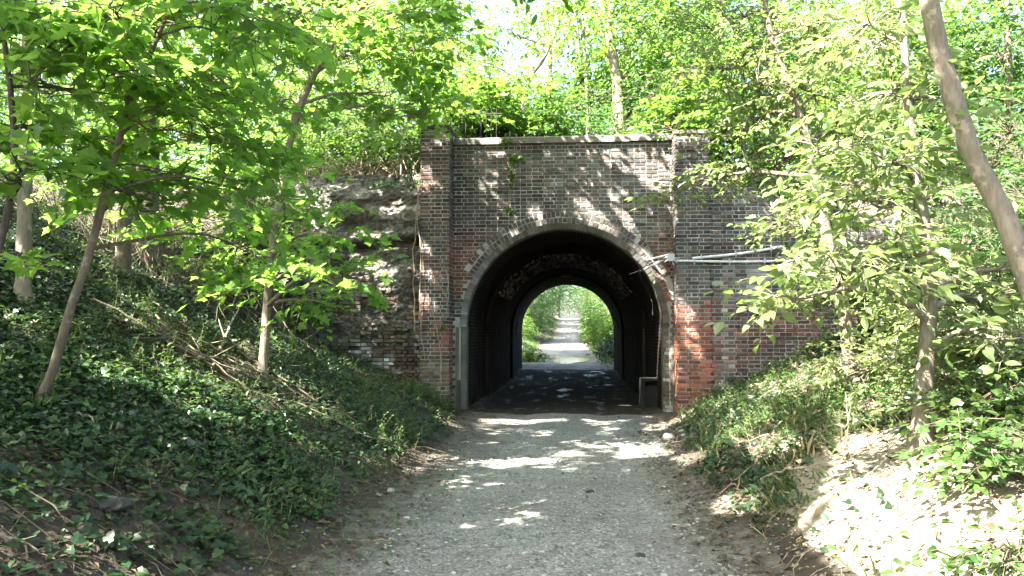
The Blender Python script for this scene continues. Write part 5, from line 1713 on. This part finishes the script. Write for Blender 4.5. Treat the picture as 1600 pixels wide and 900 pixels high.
# dead leaves
def litter(name, label, n_, x0, x1, y0, y1, dens, size, seed, mat="litter"):
    rng = np.random.default_rng(seed)
    x, y = scatter(rng, n_, x0, x1, y0, y1, dens)
    nm = ground_normal(x, y)
    o = np.stack([x, y, H(x, y) + .022 + .02 * rng.random(len(x))], -1)
    ax = rng.normal(size=nm.shape); ax -= (ax * nm).sum(1, keepdims=True) * nm
    g = Geo(); put_leaves(g, "small", o, ax, nm + .3 * rng.normal(size=nm.shape), size * (.5 + .9 * rng.random(len(x))))
    return tag(g.build(name, M[mat], smooth=False), label, kind="stuff")


litter("fallen_leaves", "brown fallen leaves on the left bank's bare soil", 42000, -10, -1.3, 2.4, 16.2, lambda x, y: dist_fall(y) * sstep(-.5, .1, left_d(x, y)), .046, 561)
litter("fallen_leaves", "brown fallen leaves along the track's right shoulder", 26000, .6, 7, 2.4, 16, lambda x, y: dist_fall(y) * sstep(-.55, 0, right_d(x, y)) * (1 - .85 * clear(x, y)), .052, 562)
litter("fallen_leaves", "scattered small fallen leaves on the gravel", 5000, -1.7, 1.2, 2.4, 16, lambda x, y: .10 + .5 * sstep(.55, .8, np.abs(x + .3) / 1.6), .035, 563)
litter("fallen_leaves", "pale shed leaves and husks on the sunny clearing", 5000, 1.4, 3.8, 2.6, 8.2, lambda x, y: clear(x, y) * .45, .035, 564, "straw")
litter("fallen_leaves", "green shed leaves on the track's left edge", 900, -2.2, -1.2, 2.6, 9, lambda x, y: .35 + 0 * x, .05, 565, "herb")


# loose stones
t_ = (1 + 5 ** .5) / 2
ICO_V = nrm(np.array([(-1, t_, 0), (1, t_, 0), (-1, -t_, 0), (1, -t_, 0), (0, -1, t_), (0, 1, t_), (0, -1, -t_), (0, 1, -t_), (t_, 0, -1), (t_, 0, 1), (-t_, 0, -1), (-t_, 0, 1)]))
ICO_F = np.array([(0, 11, 5), (0, 5, 1), (0, 1, 7), (0, 7, 10), (0, 10, 11), (1, 5, 9), (5, 11, 4), (11, 10, 2), (10, 7, 6), (7, 1, 8), (3, 9, 4), (3, 4, 2), (3, 2, 6), (3, 6, 8), (3, 8, 9), (4, 9, 5), (2, 4, 11), (6, 2, 10), (8, 6, 7), (9, 8, 1)])


def stones(g, rng, x, y, size, sink=.35):
    k = len(x)
    v = ICO_V[None] * (1 + .28 * rng.normal(size=(k, 12, 1)))
    v = v * (np.array([1, .8, .5]) * (.75 + .5 * rng.random((k, 3))))[:, None, :]
    a = rng.random(k) * 6.28; ca, sa = np.cos(a), np.sin(a)
    vx = v[:, :, 0] * ca[:, None] - v[:, :, 1] * sa[:, None]; vy = v[:, :, 0] * sa[:, None] + v[:, :, 1] * ca[:, None]
    s = np.broadcast_to(size, (k,))[:, None]
    out = np.stack([x[:, None] + vx * s, y[:, None] + vy * s, H(x, y)[:, None] + .012 + v[:, :, 2] * s + s * (.5 - sink) * .5], -1)
    g.add(out.reshape(-1, 3), ((np.arange(k) * 12)[:, None, None] + ICO_F[None]).reshape(-1, 3))


rng = np.random.default_rng(571)
g = Geo()
x, y = scatter(rng, 36000, -2.1, 1.7, 2.6, 16.2, lambda x, y: np.clip(1.25 - .08 * y, .12, 1) * (.10 + .9 * sstep(1.42, 1.05, np.abs(x + .3 - .04 * (y - 4)) + .5 * (fbm(x * 2, y * 2, 572, 3) - .5))) * (.45 + .55 * sstep(.38, .55, fbm(x * 1.6, y * .9, 573, 3))))
stones(g, rng, x, y, .009 + .010 * rng.random(len(x)) ** 2 + .012 * (rng.random(len(x)) < .03))
tag(g.build("gravel", M["stones"], smooth=False), "loose grey stones on the gravel track", kind="stuff")
g = Geo()
x, y = scatter(rng, 3500, 1.4, 4, 2.6, 9, lambda x, y: clear(x, y) * .5)
stones(g, rng, x, y, .007 + .012 * rng.random(len(x)) ** 2)
tag(g.build("gravel", M["rubble"], smooth=False), "pale pebbles in the sunny clearing", kind="stuff")


# twigs lying about
def twigs(name, label, spots, seed, length, r, mat="dead_wood", lift=.03, arch=.08):
    rng = np.random.default_rng(seed)
    x, y = spots(rng); k = len(x)
    a = rng.random(k) * 6.28; ln = length * (.35 + rng.random(k))
    pts = []
    for t in np.linspace(-.5, .5, 5):
        px_ = x + np.cos(a) * ln * t + .03 * rng.normal(size=k); py_ = y + np.sin(a) * ln * t + .03 * rng.normal(size=k)
        pts.append(np.stack([px_, py_, H(px_, py_) + lift * rng.random(k) + arch * rng.random(k) * (1 - 4 * t * t)], -1))
    rr = r * (.5 + rng.random(k))
    g = Geo(); tubes(g, np.stack(pts, 1), rr[:, None] * np.array([1, .9, .75, .6, .35]), 4)
    return tag(g.build(name, M[mat]), label, kind="stuff")


twigs("twigs", "dead twigs strewn over the left bank", lambda rng: scatter(rng, 1900, -10, -1.8, 3, 16, lambda x, y: .35 + .65 * np.exp(-(((x + 4.6) / 2.0) ** 2 + ((y - 10) / 2.2) ** 2))), 581, .6, .005, mat='bark_brown')
twigs("twigs", "dead twigs strewn over the right bank", lambda rng: scatter(rng, 420, 1.3, 6, 3, 15.5, lambda x, y: .8 + 0 * x), 582, .5, .006)
twigs("dead_brambles", "tangle of bleached dead stems above the stone wall", lambda rng: scatter(rng, 520, -7.2, -3.0, 16.9, 19.5, lambda x, y: .9 + 0 * x), 583, 1.6, .011, lift=.5, arch=.55)
twigs("dead_brambles", "dark tangle of dead stems under the left bank's crest", lambda rng: scatter(rng, 420, -11, -5.2, 11.5, 15.8, lambda x, y: .9 + 0 * x), 584, 1.0, .008, mat='bark_brown', lift=.35, arch=.4)

# ------------------------------------------------------------------ fallen branches, each a thing
def branch(label, pts, r, mat="dead_wood", group=None, forks=2, seed=0):
    rng = np.random.default_rng(seed + 900)
    c = catmull(pts, 14)
    c[1:-1] += rng.normal(size=(12, 3)) * r * .5
    g = Geo(); tubes(g, c, np.linspace(r, r * .35, 14), 6, cap=True)
    for q in range(forks):
        i = rng.integers(4, 12); d = nrm(c[min(i + 1, 13)] - c[i] + rng.normal(size=3) * .12)
        e = c[i] + d * np.linalg.norm(c[-1] - c[0]) * .3 + np.array([0, 0, .03])
        tubes(g, np.linspace(c[i], e, 5), np.linspace(r * .5, r * .15, 5), 5)
    o = g.build("fallen_branch", M[mat], loc=c[0])
    return tag(o, label, "branch", group)


rng = np.random.default_rng(591)
for i in range(22):
    cx, cy = -4.3 + rng.normal() * .75, 9.6 + rng.normal() * .6
    a = rng.normal() * .5 + (0 if rng.random() < .7 else 1.3); ln = .7 + rng.random() * 1.1
    pts = []
    for t in (-.5, -.15, .2, .5):
        X_, Y_ = cx + math.cos(a) * ln * t, cy + math.sin(a) * ln * t
        pts.append(on_ground(X_, Y_, .04 + .16 * rng.random()))
    branch("bare brown branch among the heap of dead branches on the left bank", pts, .009 + .009 * rng.random(), mat="bark_brown", group="dead branches heaped on the left bank", seed=i)


def gpts(lst, dz=.05):
    out = []
    for px, py, *h in lst:
        p = G(px, py).copy(); p[2] += h[0] if h else dz
        out.append(p)
    return out


branch("pale forked stick lying at the edge of the clearing, right of the track", gpts([(1190, 758), (1215, 756, .10), (1255, 748, .10), (1320, 735, .08)]), .016, forks=2, seed=40)
branch("thin pale stick arching down over the hollow on the right bank", gpts([(1280, 690), (1300, 683, .12), (1325, 688, .14), (1322, 660, .3)]), .010, forks=1, seed=41)
branch("bleached broken branch leaning beside the forked sapling", gpts([(345, 560), (355, 535, .15), (372, 505, .3)], .1), .028, forks=1, seed=42)
branch("long thin branch lying across the ivy below the heap", gpts([(100, 660), (135, 665, .08), (155, 690)], .06), .014, forks=1, seed=43)
branch("slender dead stem lying down the slope, upper left bank", gpts([(270, 440), (330, 470, .1), (390, 520, .1)], .06), .016, forks=2, seed=44)
branch("dead branch lying across the slope under the wall's ledge side", gpts([(430, 530), (470, 545, .15), (505, 565, .05)], .08), .02, forks=2, seed=45)
branch("short stick on the track's left shoulder", gpts([(540, 850), (575, 848, .02), (610, 850)], .03), .010, forks=0, seed=46)
branch("curved bare twig in the ivy at the very front left", gpts([(0, 850), (40, 868, .06), (75, 885)], .05), .008, forks=1, seed=47)


def rock(label, p, s, seed, mat="rubble", group=None, flat=.6, name="stone"):
    rng = np.random.default_rng(seed)
    import bmesh
    bm = bmesh.new(); bmesh.ops.create_icosphere(bm, subdivisions=3, radius=1)
    v = np.array([q.co[:] for q in bm.verts]); f = np.array([[q.index for q in t.verts] for t in bm.faces]); bm.free()
    d = 1 + .8 * (fbm(v[:, 0] * 1.6 + seed, v[:, 1] * 1.6 + v[:, 2], seed, 3) - .5) + .14 * (fbm(v[:, 0] * 5 + v[:, 2] * 3, v[:, 1] * 5, seed + 1, 2) - .5)
    v = v * d[:, None] * np.array([1, .8, flat]) * s
    a = rng.random() * 6.28
    v = v @ np.array([[math.cos(a), math.sin(a), 0], [-math.sin(a), math.cos(a), 0], [0, 0, 1]])
    g = Geo(); g.add(v + np.asarray(p), f)
    return tag(g.build(name, M[mat], smooth=False, loc=np.asarray(p)), label, "stone", group)


rng = np.random.default_rng(601)
for i, (px, py) in enumerate([(1068, 655), (1085, 648), (1100, 650), (1120, 640), (1135, 632), (1150, 628), (1078, 668), (1095, 662), (1165, 622), (1110, 660), (1180, 612), (1060, 672), (1140, 645), (1052, 690), (1070, 690)]):
    p = G(px + rng.normal() * 3, py + rng.normal() * 3); p[2] += .02
    rock("pale broken rubble lump below the right pier", p, .035 + .06 * rng.random() ** 2, 610 + i, flat=.5 + .4 * rng.random(), group="rubble at the foot of the right pier")
rock("grey weathered slab half sunk in the ivy, front left", G(165, 787) + np.array([0, 0, -.01]), .13, 640, "concrete", None, .35)
rock("whitish fist-sized stone at the ivy's edge on the left shoulder", G(610, 770) + np.array([0, 0, .02]), .045, 641)
rock("small dark stone in the middle of the gravel track", G(1000, 873) + np.array([0, 0, .02]), .035, 642, "concrete")
rock("tiny dark stone on the gravel near the arch", G(922, 772) + np.array([0, 0, .02]), .04, 643, "concrete")
rock("flat rubble block by the left jamb's foot", G(747, 634) + np.array([0, 0, .03]), .10, 644, "concrete")
rock("pale stone low on the track's right edge", G(1035, 700) + np.array([0, 0, .02]), .07, 645)
rock("white round stone lying in the tunnel's dark left side", P(799, 605, 21.0) + np.array([0, 0, 0.0]), .05, 646)

# ------------------------------------------------------------------ creepers on the masonry
def creeper(label, stems, leaves, seed, mat="wood_leaf", size=.09, leaf="ivy", r=.008, k_along=0, smat="dead_wood"):
    rng = np.random.default_rng(seed)
    p0 = np.asarray(stems[0][0])
    root = thing("creeper", label, "climbing plant", p0)
    g = Geo()
    gl = Geo()
    for st in stems:
        c = catmull(st, 18); c[1:-1] += rng.normal(size=(16, 3)) * np.array([.012, .006, .012])
        tubes(g, c, np.linspace(r, r * .4, 18), 5)
        if k_along:
            o = c[rng.integers(0, 18, k_along)] + rng.normal(size=(k_along, 3)) * np.array([.06, .02, .06]) + np.array([0, -.03, 0])
            put_leaves(gl, leaf, o, rng.normal(size=(k_along, 3)) * np.array([1, .3, .5]) + np.array([0, -.2, -.8]), np.array([0, -1, .4]) + .4 * rng.normal(size=(k_along, 3)), size * (.6 + .7 * rng.random(k_along)))
    for cen, rad, n_ in leaves:
        o = cen + nrm(rng.normal(size=(n_, 3))) * (rng.random((n_, 1)) ** .5) * np.asarray(rad)
        put_leaves(gl, leaf, o, rng.normal(size=(n_, 3)) * np.array([1, .4, .5]) + np.array([0, -.3, -.8]), np.array([0, -1, .6]) + .5 * rng.normal(size=(n_, 3)), size * (.6 + .7 * rng.random(n_)))
    g.build("stem", M[smat], root, loc=p0)
    if gl.v:
        gl.build("leaves", M[mat], root, smooth=False, loc=p0)
    return root


yf = 16.24
creeper("thin creeper hanging from the coping down the facade with two leafy tufts", [[P(797, 206, 16.2), P(794, 240, yf), P(799, 290, yf), P(797, 335, yf)], [P(790, 208, 16.2), P(786, 225, yf), P(796, 262, yf)], [P(806, 208, 16.2), P(808, 240, yf), P(803, 300, yf), P(806, 330, yf)]],
        [(P(806, 247, 16.15), (.20, .06, .10), 60), (P(797, 329, 16.15), (.12, .05, .07), 26), (P(792, 220, 16.2), (.12, .05, .12), 24), (P(800, 275, 16.2), (.06, .04, .3), 24)], 701, size=.075)
creeper("dead brown creeper roots climbing the edge of the left pier", [[P(664, 560, 15.76), P(655, 480, 15.76), P(658, 400, 15.76), P(652, 330, 15.8), P(656, 280, 15.8)], [P(690, 600, 15.76), P(684, 520, 15.76), P(664, 450, 15.76), P(660, 380, 15.78)],
         [P(700, 480, 15.76), P(699, 430, 15.76), P(690, 410, 15.76), P(678, 400, 15.76)], [P(672, 420, 15.76), P(682, 440, 15.74), P(700, 470, 15.76)], [P(648, 520, 15.85), P(646, 430, 15.85), P(650, 340, 15.85), P(655, 270, 15.85)]],
        [(P(693, 512, 15.75), (.07, .03, .08), 14), (P(655, 285, 15.8), (.10, .06, .10), 12)], 702, size=.05, r=.012)
creeper("dark ivy thick over the top of the wing wall", [[P(1180, 330, 15.85), P(1200, 310, 15.9), P(1240, 290, 16.0)]], [(P(1225, 300, 15.95), (.55, .22, .38), 520), (P(1285, 300, 15.9), (.6, .25, .4), 480), (P(1180, 285, 16.1), (.4, .2, .2), 160)], 703, mat="ivy", size=.085)
creeper("small leafy sprig growing on the coping near the right pier", [[P(1018, 206, 16.3), P(1020, 212, 16.15)]], [(P(1030, 214, 16.18), (.20, .06, .06), 30)], 704, size=.055)
creeper("ivy spilling over the stone wall's top edge", [[P(500, 300, 16.2), P(560, 296, 16.2), P(620, 300, 16.2)]], [(P(500, 300, 16.2), (.5, .15, .12), 110), (P(600, 290, 16.3), (.45, .2, .12), 130), (P(640, 280, 16.1), (.12, .1, .25), 60)], 705, mat="herb", size=.06)
creeper("green ivy patch low on the wing wall above the rubble", [[P(1110, 622, 15.85), P(1125, 600, 15.86), P(1140, 590, 15.86)]], [(P(1120, 612, 15.84), (.25, .05, .16), 110), (P(1155, 598, 15.84), (.35, .06, .14), 110)], 706, mat="ivy", size=.06)

# ------------------------------------------------------------------ beyond the tunnel
fb = [(-5.0, 70, 1.5, 2.4, "leafy bush left of the far track beside its sunny patch", "wood_leaf", 190), (-4.0, 84, 1.9, 4.6, "tall bush left of the far track just past its sunny patch", "wood_leaf_cool", 240),
      (-3.7, 92, 2.2, 6.0, "dark bush further up the far track's left side", "wood_leaf_cool", 240), (2.3, 50, 1.3, 2.6, "bright green bush right of the puddle beyond the tunnel", "wood_leaf", 230),
      (2.5, 56, 1.5, 3.2, "rounded bush right of the far track behind the puddle", "wood_leaf_cool", 210), (2.9, 78, 1.6, 2.6, "pale bush further along the far track's right side", "wood_leaf", 150),
      (2.5, 41.0, .8, 1.0, "dark low bush by the far arch's right jamb", "ivy", 110), (-3.6, 103, 2.4, 7.0, "big dark bush high on the far track's left side", "wood_leaf_cool", 220), (3.4, 98, 2.0, 4.0, "big bush high on the far track's right side", "wood_leaf", 170),
      (-2.2, 40.0, .5, .5, "little green tuft by the far arch's left jamb", "wood_leaf", 50)]
for i, (x, y, r, hgt, lab, lm, ns) in enumerate(fb + [(-2.8, 116, 2.4, 6.5, "thick bush left at the far track's end", "wood_leaf_cool", 200), (2.6, 116, 2.2, 4.5, "thick bush right at the far track's end", "wood_leaf", 200), (-0.4, 134, 3.0, 6, "thick bush closing the far track's end", "wood_leaf_cool", 240)]):
    b = on_ground(x, y)
    grow("shrub", lab, "shrub", [b, b + np.array([.1, 0, hgt * .5]), b + np.array([0, 0, hgt])], [.05, .04, .015],
         [(b + np.array([0, 0, hgt * .75]), (r, r, r * .7), ns), (b + np.array([.2 * (-1 if x > 0 else 1), -.3, hgt * .35]), (r, r, r * .5), ns), (b + np.array([0, 1.2, hgt * .5]), (r, r, r * .6), ns // 2)],
         leaf="small", size=.15, lmat=lm, bark="bark_brown", k=9, slen=.6, seed=800 + i, tname="stem", cname="foliage", twig=.2)
ft = [(-6.2, 80, 9, "tall dark tree left of the far track beyond the tunnel", "wood_leaf_cool", .25), (5.5, 96, 9, "leaning tree right of the far track beyond the tunnel", "wood_leaf", .2), (-2.2, 128, 10, "tree closing the far track's end, left", "wood_leaf_cool", .25), (2.4, 138, 9, "tree closing the far track's end, right", "wood_leaf_cool", .25)]
for i, (x, y, hgt, lab, lm, r) in enumerate(ft):
    b = on_ground(x, y)
    grow("tree", lab, "tree", [b, b + np.array([.3, 0, hgt * .4]), b + np.array([.6, 0, hgt])], [r, r * .8, r * .3],
         [(b + np.array([.4, 0, hgt * .75]), (2.6, 2.6, 2.0), 240), (b + np.array([-.8, 0, hgt * .45]), (2.2, 2.2, 1.6), 200), (b + np.array([1.4, 0, hgt * .5]), (2.0, 2.0, 1.3), 120)],
         leaf="small", size=.24, lmat=lm, bark="bark_dark", k=9, slen=.9, seed=820 + i, twig=.2)
ivy_cover("ground_ivy", "green ground cover on both banks beyond the tunnel", -9, 9, 34, 120, 90000, lambda x, y: np.where(x < 0, sstep(2.9, 3.6, -x - 0 * y) + (y > 84) * sstep(1.9, 2.5, -x), sstep(1.3, 1.7, x)) * sstep(.35, .5, fbm(x * .6, y * .6, 840, 3)), .14, 841, mat="herb", leaf="small", lift=.25)
ivy_cover("undergrowth", "leafy undergrowth covering the railway bank's top", -16, 16, 16.7, 33, 60000, lambda x, y: sstep(.3, .5, fbm(x * .5, y * .5, 842, 3)) * ((np.abs(x) > 0) & (y > 16.9)), .12, 843, mat="wood_leaf", leaf="small", lift=.9)
ivy_cover("undergrowth", "leafy undergrowth along both upper banks", -18, 16, 3, 16.4, 46000, lambda x, y: ((x < -8.0) | (x > 5.5)) * sstep(.3, .5, fbm(x * .5, y * .5, 844, 3)), .10, 845, mat="wood_leaf", leaf="small", lift=.6)

# trees added to shade the track beyond the tunnel
fs = [(-8.5, 33.8, "tall tree added for shade left of the far mouth, crown over the puddle", [((x, y, 9.0), (2.4, 2.2, 1.0), 260) for x in (-6.8, -4.2) for y in (31.5, 34.5, 37.5)]),
      (-9.0, 42.0, "tall tree added for shade left of the far track behind the puddle", [((x, y, 9.0), (2.4, 2.2, 1.0), 260) for x in (-6.8, -4.2) for y in (40.5, 43.5, 46.5)]),
      (-9.5, 54.0, "tall tree added for shade left of the far track before its sunny patch", [((x, y, 9.2), (2.6, 2.6, 1.0), 270) for x in (-7.0, -4.2) for y in (50, 54, 58.5, 62.5)]),
      (-9.0, 82.0, "tall tree added for shade left of the far track on its rise", [((x, y, 11), (3.0, 2.8, 1.2), 260) for x in (-7.4, -4.2) for y in (80, 85, 90)]),
      (-9.0, 102.0, "tall tree added for shade left of the far track near its top", [((x, y, 13), (3.0, 3.2, 1.2), 260) for x in (-7.4, -4.2) for y in (96, 102, 108, 114)])]
for i, (x, y, lab, cl) in enumerate(fs):
    b = on_ground(x, y)
    grow("tree", lab, "tree", [b, b + np.array([.2, 0, 3.5]), b + np.array([.7, 0, 8.5])], [.2, .17, .08], cl, leaf="small", size=.24, lmat="wood_leaf", bark="bark_dark", k=10, slen=.9, seed=860 + i, twig=.3)
